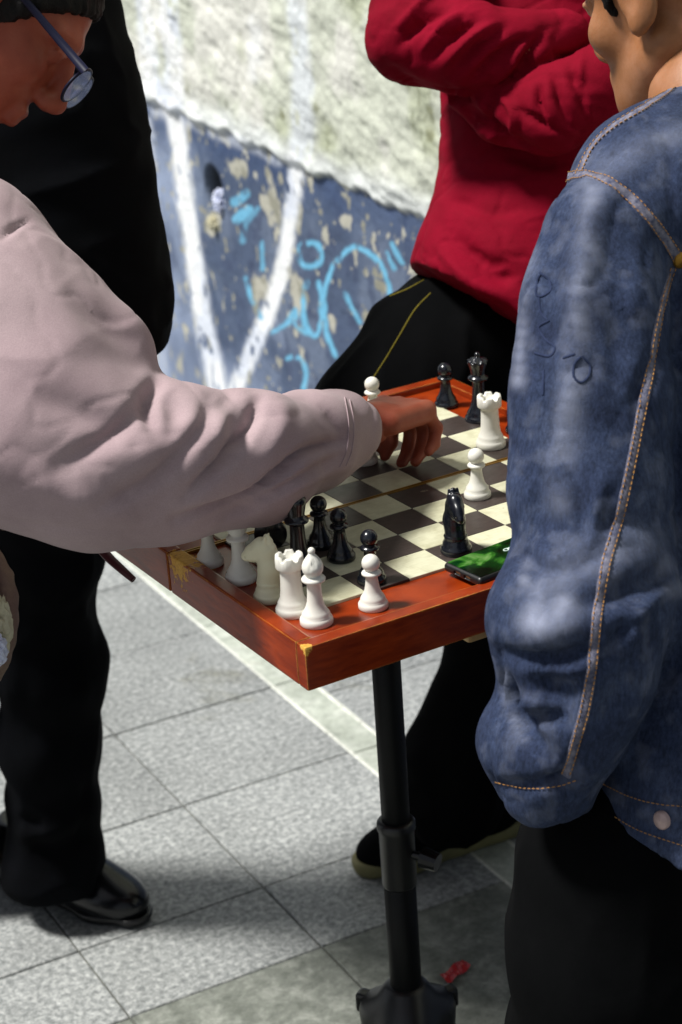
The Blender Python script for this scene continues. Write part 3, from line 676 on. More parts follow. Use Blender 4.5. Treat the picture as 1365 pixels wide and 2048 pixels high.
# phone
def phone():
    lng = R(6.0); c = BP(3.95, -0.62); fr = Matrix.Rotation(lng, 3, 'Z')
    t = thing('mobile_phone', 'black phone with a lit green leafy screen lying by the black knight', 'phone', (c[0], c[1], TZ))
    hx, hy, hz = 0.062, 0.0285, 0.0050
    f = Field((-hx - .004, -hy - .004, -hz - .003), (hx + .004, hy + .004, hz + .003), 0.0009)
    f.rbox((0, 0, 0), (hx, hy, hz), 0.0045, None, 0.001); f.rbox((0, 0, hz + 0.0018), (hx - 0.0035, hy - 0.0032, 0.0027), 0.0012, None, 0.0005, 'cut')
    for yy in (-0.008, 0.007): f.rbox((-hx, yy, -0.0004), (0.003, 0.0048, 0.0019), 0.0012, None, 0.0005, 'cut')
    V, F = f.mesh(); z0 = TZ + 0.0062
    tr = lambda V: (np.asarray(V) @ np.array(fr).T) + np.array([c[0], c[1], z0])
    mesh_obj('case', tr(V), F, M['black_plastic'], t)
    for yy in (-0.008, 0.007):
        bm = box_bm((-hx + 0.0036, yy, -0.0004), (0.001, 0.0042, 0.0014)); bm.verts.index_update(); v = [tuple(x.co) for x in bm.verts]; ff = [[q.index for q in x.verts] for x in bm.faces]; bm.free()
        mesh_obj('socket', tr(v), ff, M['bare_wood'], t, False)
    b = NB('lit_leafy_screen'); n = b.noise(26, 3, 0.5, 1.0); n2 = b.noise(120, 2)
    col = b.ramp(n, [(0.36, lin(2, 14, 6)), (0.50, lin(6, 48, 14)), (0.58, lin(48, 100, 32)), (0.72, lin(120, 156, 92))])
    b.set(Base_Color=col, Roughness=0.12); b.put(b.b.inputs['Emission Color'], col); b.b.inputs['Emission Strength'].default_value = 0.08
    bm = box_bm((0, 0, hz - 0.0004), (hx - 0.0038, hy - 0.0036, 0.0006)); bm.verts.index_update(); v = [tuple(x.co) for x in bm.verts]; ff = [[q.index for q in x.verts] for x in bm.faces]; bm.free()
    scr = mesh_obj('screen', tr(v), ff, b.m, t, False)
    bb = NB('screen_digits'); bb.set(Base_Color=lin(200, 214, 206), Roughness=0.2); bb.put(bb.b.inputs['Emission Color'], lin(190, 206, 200)); bb.b.inputs['Emission Strength'].default_value = 0.25
    # clock digits on the screen, as pale rounded strokes
    def loop(cx, cy, rx, ry): return [np.array([cx + rx * math.cos(a), cy + ry * math.sin(a), hz + 0.0005]) for a in np.linspace(0, 2 * math.pi, 13)]
    for k, (cx, cyy, rx, ry) in enumerate(((0.002, 0.006, 0.0034, 0.0024), (0.007, 0.0055, 0.0034, 0.0024), (0.001, -0.004, 0.003, 0.003), (0.0075, -0.0045, 0.0034, 0.0026))):
        v, ff = tube_data(loop(cx, cyy, rx, ry), [0.0005] * 13, 5); mesh_obj('digit', tr(v), ff, bb.m, scr)
phone()

# red scrap and small strap
sp = floor_hit(912, 1950)
xs = np.linspace(-1, 1, 9); V = []; F = []
for a in xs:
    for b2 in (-1, 0, 1): V.append(sp + FAX * a * 0.019 * 0.7 + np.array([0.010 * a, 0.008 * a + 0.011 * b2, 0.004 + 0.005 * math.sin(2.2 * a + b2) ** 2]))
for i in range(8):
    for j in range(2): F.append((i * 3 + j, i * 3 + j + 1, i * 3 + j + 4, i * 3 + j + 3))
M['red_paper'] = gloss('red_wrapper', lin(170, 14, 22), 0.4)
o = mesh_obj('red_scrap', V, F, M['red_paper'], None, False); setprops(o, 'small curled red scrap of wrapper on the pavement by the stand', 'litter')
md = o.modifiers.new('thick', 'SOLIDIFY'); md.thickness = 0.0006

# ---------------------------------------------------------------- people
def PTS(lst): return [W(u, v, d) for u, v, d, r in lst], [r * d / FPX for u, v, d, r in lst]   # (u, v, depth, radius in px)
def bbox_of(pts, rads, pad=0.03):
    P = np.array(pts); r = np.array(rads)[:, None]; return (P - r).min(0) - pad, (P + r).max(0) + pad
def limb_field(chains, res, pad=0.03):
    lo = np.full(3, 1e9); hi = -lo
    for c in chains:
        a, b = bbox_of(*PTS(c), pad); lo = np.minimum(lo, a); hi = np.maximum(hi, b)
    return Field(lo, hi, res)
def surf_project(objs, pl, lift=0.001, n=8):          # a line laid on the surface of a garment
    dg = None; out = []; nrm = []
    for (u, v) in smooth_path(pl, n) if len(pl) > 2 else [np.array(pl[0]) + (np.array(pl[1]) - np.array(pl[0])) * t for t in np.linspace(0, 1, n)]:
        d = Vector((W(u, v, 1.0) - CAM).tolist()).normalized(); best = None
        for tree in objs:
            h = tree.ray_cast(Vector(CAM.tolist()), d)
            if h[0] is not None and (best is None or h[3] < best[3]): best = h
        if best is not None:
            nn = Vector(best[1]); nn = nn if nn.dot(d) < 0 else -nn
            out.append(np.array(best[0] + nn * lift)); nrm.append(np.array(nn))
    return out, nrm
def ribbon(pts, nrm, w, th=0.0006):
    V = []; F = []; n = len(pts)
    for i in range(n):
        t = pts[min(i + 1, n - 1)] - pts[max(i - 1, 0)]; t = t / (np.linalg.norm(t) + 1e-9); s = np.cross(t, nrm[i]); s /= np.linalg.norm(s) + 1e-9
        V += [pts[i] - s * w / 2 - nrm[i] * th * 2, pts[i] - s * w / 2 * 0.8 + nrm[i] * th, pts[i] + s * w / 2 * 0.8 + nrm[i] * th, pts[i] + s * w / 2 - nrm[i] * th * 2]
    for i in range(n - 1):
        for k in range(3): F.append((i * 4 + k, i * 4 + k + 1, i * 4 + k + 5, i * 4 + k + 4))
    return V, F
def tree_of(V, F): return BVHTree.FromPolygons([tuple(x) for x in V], [tuple(map(int, f)) for f in F])
def dashes(pts, nrm, r, on=0.0032, off=0.0016):
    P = np.array(pts); L = np.concatenate([[0], np.cumsum(np.linalg.norm(np.diff(P, axis=0), axis=1))]); md = []
    s = 0.0
    while s + on < L[-1]:
        q = [np.array([np.interp(x, L, P[:, k]) for k in range(3)]) for x in (s, s + on / 2, s + on)]
        if np.linalg.norm(q[2] - q[0]) > 1e-5: md.append(tube_data(q, [r * 0.6, r, r * 0.6], 5))
        s += on + off
    return join_data(*md) if md else ([], [])
def head_field(c, fwd, up, sc, res, jaw=1.0):
    """a head with brow, eyes, nose, lips, chin, ears; c is the middle of the head, sc its height / 0.225"""
    fwd = np.asarray(fwd, float); fwd /= np.linalg.norm(fwd); up = np.asarray(up, float); up = up - fwd * (up @ fwd); up /= np.linalg.norm(up); sd_ = np.cross(up, fwd)
    fr = np.stack([fwd, sd_, up]); L = lambda x, y, z: np.asarray(c) + sc * (fwd * x + sd_ * y + up * z)
    f = Field(np.asarray(c) - 0.16 * sc, np.asarray(c) + 0.16 * sc, res); k = 0.018 * sc
    f.ell(L(-0.012, 0, 0.030), np.array([0.096, 0.076, 0.082]) * sc, fr, k)
    f.ell(L(0.030, 0, -0.030), np.array([0.060, 0.060, 0.078]) * sc, fr, k)
    f.ell(L(0.040, 0, -0.082), np.array([0.036, 0.036, 0.026]) * sc, fr, k)
    for s in (-1, 1):
        f.cone(L(-0.004, s * 0.058, -0.045), L(0.052, s * 0.022, -0.088), 0.016 * sc, 0.014 * sc, k)
        f.cone(L(0.080, s * 0.016, 0.030), L(0.066, s * 0.050, 0.026), 0.010 * sc, 0.009 * sc, 0.012 * sc)
        f.ell(L(0.058, s * 0.042, -0.018), np.array([0.024, 0.020, 0.020]) * sc, fr, 0.015 * sc)
        f.ell(L(0.090, s * 0.032, 0.008), np.array([0.012, 0.016, 0.010]) * sc, fr, 0.010 * sc, 'cut')
        f.ell(L(0.073, s * 0.031, 0.008), np.array([0.0125, 0.0125, 0.0125]) * sc, fr, 0.002 * sc)
        f.cone(L(0.084, s * 0.020, 0.014), L(0.078, s * 0.044, 0.012), 0.0035 * sc, 0.003 * sc, 0.003 * sc)
        f.ell(L(-0.008, s * 0.079, 0.000), np.array([0.020, 0.008, 0.031]) * sc, fr, 0.006 * sc)
        f.ell(L(-0.004, s * 0.088, 0.004), np.array([0.011, 0.007, 0.019]) * sc, fr, 0.005 * sc, 'cut')
        f.ell(L(0.000, s * 0.080, -0.026), np.array([0.008, 0.006, 0.009]) * sc, fr, 0.006 * sc)
        f.ell(L(0.098, s * 0.011, -0.030), np.array([0.011, 0.008, 0.009]) * sc, fr, 0.006 * sc)
    f.cone(L(0.086, 0, 0.018), L(0.108, 0, -0.024), 0.008 * sc, 0.0115 * sc, 0.009 * sc)
    f.cone(L(0.088, -0.016, -0.054), L(0.088, 0.016, -0.054), 0.0075 * sc, 0.0075 * sc, 0.006 * sc)
    f.cone(L(0.086, -0.013, -0.066), L(0.086, 0.013, -0.066), 0.008 * sc, 0.008 * sc, 0.006 * sc)
    f.cone(L(0.098, -0.022, -0.060), L(0.098, 0.022, -0.060), 0.0025 * sc, 0.0025 * sc, 0.003 * sc, 'cut')
    f.cone(L(-0.020, 0, -0.050), L(-0.035, 0, -0.17), 0.050 * sc, 0.050 * sc, 0.02 * sc)
    return f, L, fr
def hair_cap(c, L, fr, sc, res, line, nape=True):
    f = Field(np.asarray(c) - 0.15 * sc, np.asarray(c) + 0.16 * sc, res)
    f.ell(L(-0.014, 0, 0.034), np.array([0.104, 0.084, 0.089]) * sc, fr, 0.01)
    if nape: f.ell(L(-0.045, 0, -0.015), np.array([0.066, 0.074, 0.070]) * sc, fr, 0.02)
    else: f.plane(L(0, 0, 0.026), L(0, 0, 0) - L(-0.25, 0, 1.0), 0.01)
    for s in (-1, 1): f.cone(L(0.030, s * 0.068, 0.03), L(0.034, s * 0.063, -0.004), 0.011 * sc, 0.005 * sc, 0.012)
    f.ell(L(*line[0]), np.array(line[1]) * sc, fr, 0.012, 'cut')
    V, F = f.mesh(); V = wrinkle(V, F, (170, 170, 60), 0.0022 * sc, 4, False, 3); return V, F
def hand_field(origin, x, z, res, curl=(50, 60, 40), sgn=1.0, sc=1.0):
    x = np.asarray(x, float); x /= np.linalg.norm(x); z = np.asarray(z, float); z = z - x * (z @ x); z /= np.linalg.norm(z); y = np.cross(z, x) * sgn
    L = lambda a, b, c: np.asarray(origin) + sc * (x * a + y * b + z * c); fr = np.stack([x, y, z])
    f = Field(np.asarray(origin) - 0.20 * sc, np.asarray(origin) + 0.20 * sc, res)
    f.rbox(L(0.047, 0, 0), np.array([0.046, 0.040, 0.0135]) * sc, 0.0125 * sc, fr, 0.012)
    f.cone(L(-0.09, 0, 0), L(0.02, 0, 0), 0.029 * sc, 0.024 * sc, 0.015, 'add', (z, 0.8))
    f.ell(L(0.030, 0.026, -0.010), np.array([0.028, 0.016, 0.014]) * sc, fr, 0.012)
    for q, (yy, ln, r) in enumerate(((0.031, 0.074, 0.0088), (0.0105, 0.083, 0.0092), (-0.0105, 0.077, 0.0088), (-0.031, 0.060, 0.0078))):
        p = L(0.088 - 0.004 * abs(q - 1), yy, 0.001); a = 0.0; pts = [p]; splay = (1.2 - q) * 0.05
        for seg, cu in zip((0.44, 0.31, 0.25), curl):
            a += R(cu * (1 + 0.06 * (q - 1))); d = x * math.cos(a) - z * math.sin(a) + y * splay; p = p + sc * ln * seg * d; pts.append(p)
        f.chain(pts, [r * sc, r * 0.98 * sc, r * 0.92 * sc, r * 0.74 * sc], 0.0035)
        f.ell(pts[0] + z * 0.003 * sc, np.array([0.010, 0.009, 0.009]) * sc, fr, 0.006)
    f.chain([L(0.022, 0.034, -0.006), L(0.052, 0.056, -0.018), L(0.078, 0.054, -0.036), L(0.096, 0.044, -0.050)], [0.0135 * sc, 0.0112 * sc, 0.0102 * sc, 0.0075 * sc], 0.006)
    return f
def shoe(field_pts, dirv, origin, length, mat_u, mat_s, parent, wid=0.047, sole_h=0.022, height=0.085):
    d = np.array([dirv[0], dirv[1], 0.0]); d /= np.linalg.norm(d); s = np.array([-d[1], d[0], 0]); z = np.array([0, 0, 1.0]); k = length / 0.28
    L = lambda a, b, c: np.asarray(origin) + k * (d * a + s * b) + z * c
    lo = np.asarray(origin) - np.array([0.32, 0.32, 0.01]); hi = np.asarray(origin) + np.array([0.32, 0.32, 0.2])
    f = Field(lo, hi, 0.0032)
    fr = np.stack([d, s, z])
    f.ell(L(0.030, 0, 0.050), (0.062 * k, wid * 0.80, 0.056), fr, 0.03); f.ell(L(0.10, 0, 0.044), (0.095 * k, wid * 0.86, 0.048), fr, 0.03); f.ell(L(0.178, 0, 0.030), (0.072 * k, wid, 0.034), fr, 0.03)
    f.cone(L(0.02, 0, 0.06), L(0.03, 0, height + 0.035), 0.038, 0.038, 0.03)
    f.plane((0, 0, sole_h - 0.004), (0, 0, -1)); f.plane((0, 0, height + 0.03), (0, 0, 1))
    V, F = f.mesh(); V = relax(V, F, 2); up = mesh_obj('shoe', V, F, mat_u, parent)
    f = Field(lo, hi, 0.0032)
    for a0, a1, r0, r1 in ((0.0, 0.09, 0.034, 0.034), (0.09, 0.175, 0.034, 0.043), (0.175, 0.225, 0.043, 0.029)):
        f.cone(L(a0, 0, 0.02), L(a1, 0, 0.02), r0 + 0.003, r1 + 0.003, 0.012)
    f.plane((0, 0, 0.001), (0, 0, -1)); f.plane((0, 0, sole_h), (0, 0, 1))
    V, F = f.mesh(); V = relax(V, F, 1); so = mesh_obj('sole', V, F, mat_s, None); so.location = Vector(so.location) - abs_loc(up); so.parent = up
    return up
def cylbody(f, chains, k=0.03):
    for c in chains: P, r = PTS(c); f.chain(P, r, k)

# ---- boy in the denim jacket
p_den = thing('person', 'person in a faded blue denim jacket standing with one hand in a pocket', 'person', (*W(1480, 1500, 1.9)[:2], 0))
arm = [(1200, 470, 1.84, 112), (1186, 620, 1.835, 138), (1180, 800, 1.83, 152), (1180, 980, 1.825, 150), (1190, 1120, 1.82, 142), (1142, 1245, 1.80, 166), (1150, 1350, 1.81, 148),
       (1118, 1450, 1.83, 132), (1092, 1510, 1.84, 118), (1092, 1575, 1.85, 84), (1108, 1622, 1.86, 62)]
shld = [(1235, 455, 1.86, 120), (1310, 390, 1.90, 150), (1420, 320, 1.95, 150)]
tor = [(1450, 480, 1.95, 250), (1500, 800, 1.95, 300), (1510, 1200, 1.94, 305), (1505, 1500, 1.93, 312), (1500, 1720, 1.93, 316)]
f = limb_field([arm, shld, tor], 0.0042)
P, r = PTS(tor); f.chain(P, r, 0.03)
P, r = PTS(shld); f.chain(P, r, 0.04)
P, r = PTS(arm); f.chain(P, r, 0.02)
f.ell(W(1045, 1480, 1.84), (0.036, 0.04, 0.038), None, 0.02)
f.ell(W(1270, 1190, 1.83), (0.034, 0.05, 0.05), None, 0.03)
f.plane(W(1290, 1690, 1.84), np.array([0, 0, -1]) - 0.22 * RT)
cd_ = W(1112, 1640, 1.84) - W(1085, 1530, 1.84); cd_ /= np.linalg.norm(cd_); ce_ = np.cross(cd_, FW); ce_ /= np.linalg.norm(ce_)
f.rbox(W(1112, 1638, 1.85) + cd_ * 0.042, (0.042, 0.045, 0.08), 0.004, np.stack([cd_, ce_, np.cross(cd_, ce_)]), 0.004, 'cut')
V, F = f.mesh(); V = relax(V, F, 1)
V = wrinkle(V, F, (8, 8, 5), 0.0034, 70, True, 2); V = wrinkle(V, F, (11, 11, 6), 0.0034, 72, 'sharp', 2); V = wrinkle(V, F, (24, 24, 15), 0.0018, 71, 'sharp', 2)
V = crease(V, F, [([(1350, 1150), (1290, 1165), (1230, 1190), (1150, 1215)], 24, -0.010), ([(1040, 1090), (1060, 1150), (1050, 1190)], 22, -0.008),
                  ([(1000, 1345), (1010, 1400), (1040, 1460), (1100, 1510)], 20, -0.017), ([(1070, 1330), (1110, 1390), (1160, 1400)], 46, -0.014), ([(1180, 1230), (1120, 1255), (1060, 1280)], 34, 0.008),
                  ([(1190, 400), (1165, 520), (1150, 700), (1130, 860)], 24, 0.006), ([(1120, 420), (1100, 520), (1090, 640)], 26, -0.006), ([(1250, 460), (1235, 650), (1240, 860)], 34, -0.008),
                  ([(1320, 1050), (1250, 1040), (1190, 1060)], 20, -0.005), ([(990, 1570), (1060, 1572), (1150, 1560)], 14, -0.008), ([(1160, 1510), (1120, 1560), (1085, 1570)], 16, -0.006),
                  ([(1270, 1300), (1230, 1400), (1180, 1480)], 26, -0.006), ([(1060, 900), (1080, 1000), (1120, 1080)], 20, -0.004),
                  ([(1045, 1105), (1090, 1135), (1150, 1130), (1210, 1105)], 15, -0.009), ([(990, 1300), (1060, 1320), (1130, 1310), (1190, 1290)], 15, -0.010), ([(1060, 1350), (1130, 1345), (1185, 1330)], 13, 0.007), ([(1290, 1240), (1240, 1270), (1210, 1330)], 15, -0.009), ([(1330, 1180), (1280, 1230), (1265, 1290)], 13, 0.007),
                  ([(1030, 1460), (1080, 1440), (1140, 1450)], 13, -0.008), ([(1000, 1420), (1060, 1410), (1120, 1420)], 12, 0.006), ([(1330, 700), (1290, 760), (1275, 860)], 18, -0.006), ([(1060, 700), (1090, 760), (1100, 850)], 18, -0.005), ([(1120, 900), (1160, 980), (1170, 1070)], 16, -0.005), ([(1210, 950), (1190, 1030), (1180, 1100)], 14, 0.005)])
jk = mesh_obj('jacket', V, F, M['denim'], p_den)
# faded ridges: the cloth is paler where the folds rub
n = vnormals(V, F); uv = PX(V); fade = np.zeros(len(V))
for pl, w, a in (([(1190, 380), (1172, 520), (1155, 700), (1135, 870), (1120, 1000)], 26, .55), ([(1075, 1240), (1110, 1250), (1130, 1215)], 34, .8), ([(1055, 1130), (1050, 1160)], 14, .6), ([(1330, 1130), (1350, 1180)], 20, .4),
                 ([(1060, 500), (1045, 620), (1035, 760)], 16, .4), ([(1005, 1350), (1020, 1420), (1050, 1480)], 10, .6), ([(1365, 260), (1280, 300), (1200, 340)], 30, .2), ([(1100, 1180), (1200, 1120), (1280, 1090)], 50, .3)):
    q = smooth_path(pl, 6) if len(pl) > 2 else np.array(pl, float); dm = np.min(np.stack([np.linalg.norm(uv - x, axis=1) for x in q], 1), 1); fade = np.maximum(fade, a * np.exp(-(dm / w) ** 2))
fade = np.clip(0.62 * fade * (1 + 0.9 * fbm(V * 30, 4, 77)) + 0.10 * smoothstep(0.1, 0.7, fbm(V * 60, 3, 78)), 0, 1)
at = jk.data.attributes.new('fade', 'FLOAT', 'POINT'); at.data.foreach_set('value', fade.astype(np.float32))
T = [tree_of(V, F)]
def seam(pl, w, nm='seam', mat='seam', lift=0.0006):
    p, nr = surf_project(T, pl, lift, 10)
    if len(p) > 3: v, ff = ribbon(p, nr, w); return mesh_obj(nm, v, ff, M[mat], p_den)
def stitch(pl, off=0.0, mat='thread', r=0.00055):
    p, nr = surf_project(T, pl, 0.0016, 10)
    if len(p) > 3:
        p2 = []
        for i in range(len(p)):
            t = p[min(i + 1, len(p) - 1)] - p[max(i - 1, 0)]; t /= np.linalg.norm(t) + 1e-9; s = np.cross(t, nr[i]); p2.append(p[i] + s * off)
        v, ff = dashes(p2, nr, r)
        if len(v): mesh_obj('stitching', v, ff, M[mat], p_den)
armhole = [(1092, 372), (1125, 358), (1170, 350), (1215, 362), (1265, 400), (1310, 450), (1345, 500), (1362, 530)]
sleeve_seam = [(1345, 535), (1322, 620), (1300, 740), (1280, 840), (1262, 930), (1240, 1030), (1212, 1130), (1195, 1230), (1185, 1330), (1170, 1420), (1150, 1490), (1132, 1552)]
yoke = [(1160, 345), (1185, 295), (1225, 255), (1290, 215), (1350, 175), (1380, 150)]
seam(armhole, 0.0105); stitch(armhole, 0.0046); stitch(armhole, -0.0046)
seam(sleeve_seam, 0.0095); stitch(sleeve_seam, 0.0034); stitch(sleeve_seam, -0.0034)
seam(yoke, 0.0105); stitch(yoke, 0.0045); stitch(yoke, -0.0045)
hem1 = [(1205, 1566), (1260, 1592), (1310, 1606), (1375, 1614)]; stitch(hem1, 0.0); hem2 = [(1215, 1622), (1280, 1660), (1375, 1694)]; stitch(hem2, 0.0)
cuffl = [(992, 1562), (1050, 1576), (1110, 1574), (1160, 1556)]; stitch(cuffl, 0.0)
for pl in ([(1080, 545), (1098, 560), (1102, 580), (1085, 592), (1073, 588), (1076, 560), (1082, 548)], [(1078, 595), (1082, 625), (1095, 640)], [(1100, 640), (1078, 655), (1092, 680), (1110, 695), (1100, 712), (1070, 706)],
           [(1127, 716), (1150, 708)], [(1165, 712), (1180, 730), (1178, 752), (1162, 765), (1148, 752), (1150, 728), (1162, 714)], [(1088, 740), (1086, 790)]):
    p, nr = surf_project(T, pl, 0.0006, 6)
    if len(p) > 3: v, ff = ribbon(p, nr, 0.0022, 0.0002); mesh_obj('marker_scrawl', v, ff, M['ink'] if 'ink' in M else M.setdefault('ink', cloth('dark_marker_ink', lin(38, 46, 72), lin(52, 62, 90), 0.9, 60, 700, 0.2)), p_den)
def button(u, v, rpx, mat='steel'):
    p, nr = surf_project(T, [(u, v), (u + 1, v)], 0.0, 2)
    if p:
        nn = nr[0]; v_, f_ = tube_data([p[0] - nn * .001, p[0] + nn * .002, p[0] + nn * .0034, p[0] + nn * .0036], [rpx, rpx, rpx * .8, 0.0004], 20); mesh_obj('button', v_, f_, M[mat], p_den)
button(1325, 1640, 0.0085); button(1361, 520, 0.0075, 'brass')
# trousers of the boy
leg1 = [(1450, 1540, 1.95, 260), (1400, 1640, 1.95, 240), (1250, 1740, 1.95, 205), (1235, 1900, 1.97, 205), (1225, 2100, 2.06, 205), (1240, 2500, 2.26, 170)]
leg2 = [(1560, 1640, 1.95, 240), (1600, 1800, 1.97, 200), (1600, 2100, 2.02, 165), (1610, 2600, 2.20, 150)]
f = limb_field([leg1, leg2], 0.0065); cylbody(f, [leg1, leg2], 0.03); f.plane((0, 0, 0.05), (0, 0, -1)); V, F = f.mesh(); V = relax(V, F, 1); V = wrinkle(V, F, (12, 12, 7), 0.004, 80, True, 2)
mesh_obj('trousers', V, F, M['black_cloth'], p_den)
# head and body
hc = W(1376, -40, 2.0)
hf = FW * 0.76 - RT * 0.65 - np.array([0, 0, 1.0]) * 0.16
f, L, fr = head_field(hc, hf, np.array([0, 0, 1.0]) + RT * -0.02, 1.14, 0.0030)
for s_ in (-1, 1): f.cone(L(0.012, s_ * 0.050, -0.058), L(0.062, s_ * 0.024, -0.082), 0.024, 0.030, 0.02)
f.ell(L(0.056, 0, -0.060), np.array([0.046, 0.046, 0.046]), fr, 0.02)
HV, HF = f.mesh(); HV = relax(HV, HF, 1)
skel = [[(1410, 60, 2.0, 90), (1420, 200, 1.98, 96), (1435, 330, 1.95, 105), (1480, 480, 1.95, 150), (1500, 900, 1.95, 210), (1500, 1500, 1.93, 220)], [(1235, 455, 1.86, 70), (1180, 800, 1.83, 80), (1150, 1240, 1.81, 70), (1104, 1530, 1.86, 42), (1200, 1620, 1.96, 36)],
        [(1400, 1600, 1.93, 180), (1260, 1850, 1.97, 140), (1250, 2100, 2.06, 110), (1262, 2500, 2.26, 70)], [(1560, 1600, 1.93, 170), (1600, 2100, 2.02, 110), (1610, 2600, 2.20, 70)]]
f = limb_field(skel, 0.009); cylbody(f, skel, 0.03); f.cone(W(1415, 200, 1.97), W(1440, 420, 1.95), 0.052, 0.06, 0.02); f.plane((0, 0, 0.02), (0, 0, -1)); BV, BF = f.mesh()
# pocketed hand
hnd = hand_field(W(1210, 1660, 1.97), W(1235, 1850, 1.98) - W(1210, 1660, 1.97), RT * -1, 0.004, (15, 20, 15), 1, 0.85); NV, NF = hnd.mesh()
V, F2 = join_data((HV, HF), (BV, BF), (NV, NF)); mesh_obj('body', V, F2, M['skin_tan'], p_den)
V, F = hair_cap(hc, L, fr, 1.14, 0.0032, ((0.115, 0, -0.045), (0.090, 0.13, 0.110)), False); mesh_obj('hair', V, F, M['hair'], p_den)
for (q, off) in (((1250, 2480, 2.24), 0), ((1610, 2580, 2.18), 1)):
    o = W(*q); o[2] = 0; dd = hf.copy(); shoe(None, dd, o, 0.25, M['black_cloth'], M['black_plastic'], p_den)
# ---- man in the red shirt
p_red = thing('person', 'person in a red long-sleeved shirt with folded arms, behind the board', 'person', (0.66, 0.75, 0))
t1 = [(1088, -60, 2.70, 200), (1092, 160, 2.70, 196), (1090, 330, 2.70, 194), (1086, 430, 2.70, 190), (1066, 510, 2.69, 200), (1046, 580, 2.68, 214), (1030, 680, 2.68, 226)]
t2 = [(1230, -60, 2.78, 190), (1235, 330, 2.78, 190), (1225, 430, 2.78, 185), (1190, 580, 2.78, 215), (1170, 720, 2.78, 225)]
aA = [(905, -250, 2.66, 105), (850, -80, 2.60, 104), (828, 78, 2.55, 92), (940, 98, 2.52, 93), (1050, 92, 2.52, 66), (1130, 66, 2.54, 52)]
aB = [(925, 190, 2.56, 34), (1010, 226, 2.53, 66), (1100, 222, 2.50, 86), (1190, 180, 2.50, 82), (1290, 110, 2.54, 74), (1330, -60, 2.62, 90), (1300, -220, 2.72, 95)]
f = limb_field([t1, t2, aA, aB], 0.0045)
cylbody(f, [t1, t2], 0.04)
cylbody(f, [[(905, -250, 2.66, 105), (1100, -260, 2.72, 140), (1300, -220, 2.72, 95)]], 0.05)
pl0, pl1 = W(840, 527, 2.62), W(1032, 646, 2.62); nn = np.cross(pl1 - pl0, FW); nn = nn / np.linalg.norm(nn); nn = nn if nn[2] < 0 else -nn
f.plane(pl0, nn, 0.003)
P, r = PTS(aB); f.chain(P, r, 0.004); g_ = limb_field([t1, t2, aA, aB], 0.0045); P, r = PTS(aA); g_.chain(P, r, 0.008)
f.merge((slice(None),) * 3, g_.F, 0.003, 'add')
V, F = f.mesh(); V = relax(V, F, 1)
V = wrinkle(V, F, (7, 7, 16), 0.0024, 90, True, 2); V = wrinkle(V, F, (12, 12, 26), 0.0030, 91, 'sharp', 2); V = wrinkle(V, F, (22, 22, 50), 0.0013, 93, 'sharp', 2)
V = crease(V, F, [([(770, 130), (830, 175), (900, 195), (970, 178)], 14, -0.0102), ([(800, 90), (850, 40), (900, 15)], 10, -0.0119), ([(790, 60), (840, 10), (870, -20)], 9, 0.0085), ([(860, 120), (910, 70), (960, 40)], 10, -0.0102), ([(845, 100), (890, 50), (930, 25)], 8, 0.0085), ([(905, 140), (960, 90), (1010, 55)], 11, -0.0119), ([(935, 170), (1000, 110), (1060, 70)], 9, -0.0119),
                  ([(890, 130), (945, 75), (990, 48)], 8, 0.0085), ([(975, 175), (1020, 130), (1050, 95)], 10, 0.0102), ([(1040, 140), (1060, 105), (1090, 60)], 12, -0.0136),
                  ([(930, 205), (955, 240), (1000, 270), (1060, 300)], 13, -0.0136), ([(985, 195), (975, 235), (1010, 285)], 11, -0.0153), ([(1000, 190), (1030, 230), (1020, 280)], 8, 0.0102), ([(1040, 220), (1090, 250), (1140, 275)], 8, -0.0085), ([(1080, 165), (1078, 200), (1090, 240)], 8, -0.0102), ([(1110, 150), (1120, 200), (1140, 250)], 9, -0.0102), ([(1140, 140), (1160, 180), (1175, 235)], 9, -0.0102), ([(1165, 110), (1160, 170), (1185, 240)], 8, 0.0068),
                  ([(898, 330), (980, 350), (1060, 345)], 12, -0.0043), ([(898, 400), (980, 425), (1050, 415)], 12, -0.0051), ([(905, 470), (960, 520), (1030, 530)], 16, -0.0102), ([(880, 500), (940, 560), (1025, 600)], 12, 0.0085), ([(900, 560), (960, 600), (1030, 625)], 8, -0.0068), ([(960, 540), (1000, 555), (1035, 550)], 14, -0.0102), ([(1000, 300), (1060, 318), (1120, 330)], 16, -0.0136)])
mesh_obj('shirt', V, F, M['red_cloth'], p_red); TR = [tree_of(V, F)]
p, nr = surf_project(TR, [(1090, 44), (1103, 40), (1108, 44)], 0.0005, 4)
pel = [(1075, 560, 2.75, 150), (1060, 650, 2.75, 205), (1120, 700, 2.80, 190)]
thA = [(1000, 650, 2.74, 150), (880, 720, 2.72, 150), (770, 850, 2.70, 140), (745, 930, 2.72, 120)]      # bent leg, knee out to the side
shA = [(745, 930, 2.72, 120), (850, 990, 2.86, 95), (960, 1030, 3.02, 75)]
lgB = [(1110, 740, 2.80, 170), (1060, 980, 2.86, 130), (1010, 1180, 2.93, 98), (972, 1320, 2.98, 72), (945, 1420, 3.01, 78), (916, 1510, 3.03, 92), (905, 1590, 3.05, 88), (900, 1650, 3.07, 80)]
f = limb_field([pel, thA, shA, lgB], 0.0055); cylbody(f, [pel, lgB, thA, shA], 0.04)
f.ell(W(850, 1525, 3.0), (0.022, 0.03, 0.016), None, 0.02)
f.plane(W(840, 545, 2.6) + np.array([0, 0, 0.02]), -nn, 0.01); f.plane((0, 0, 0.085), (0, 0, -1)); V, F = f.mesh(); V = relax(V, F, 1); V = wrinkle(V, F, (11, 11, 8), 0.005, 92, True, 2)
mesh_obj('trousers', V, F, M['black_cloth'], p_red); TRt = [tree_of(V, F)]
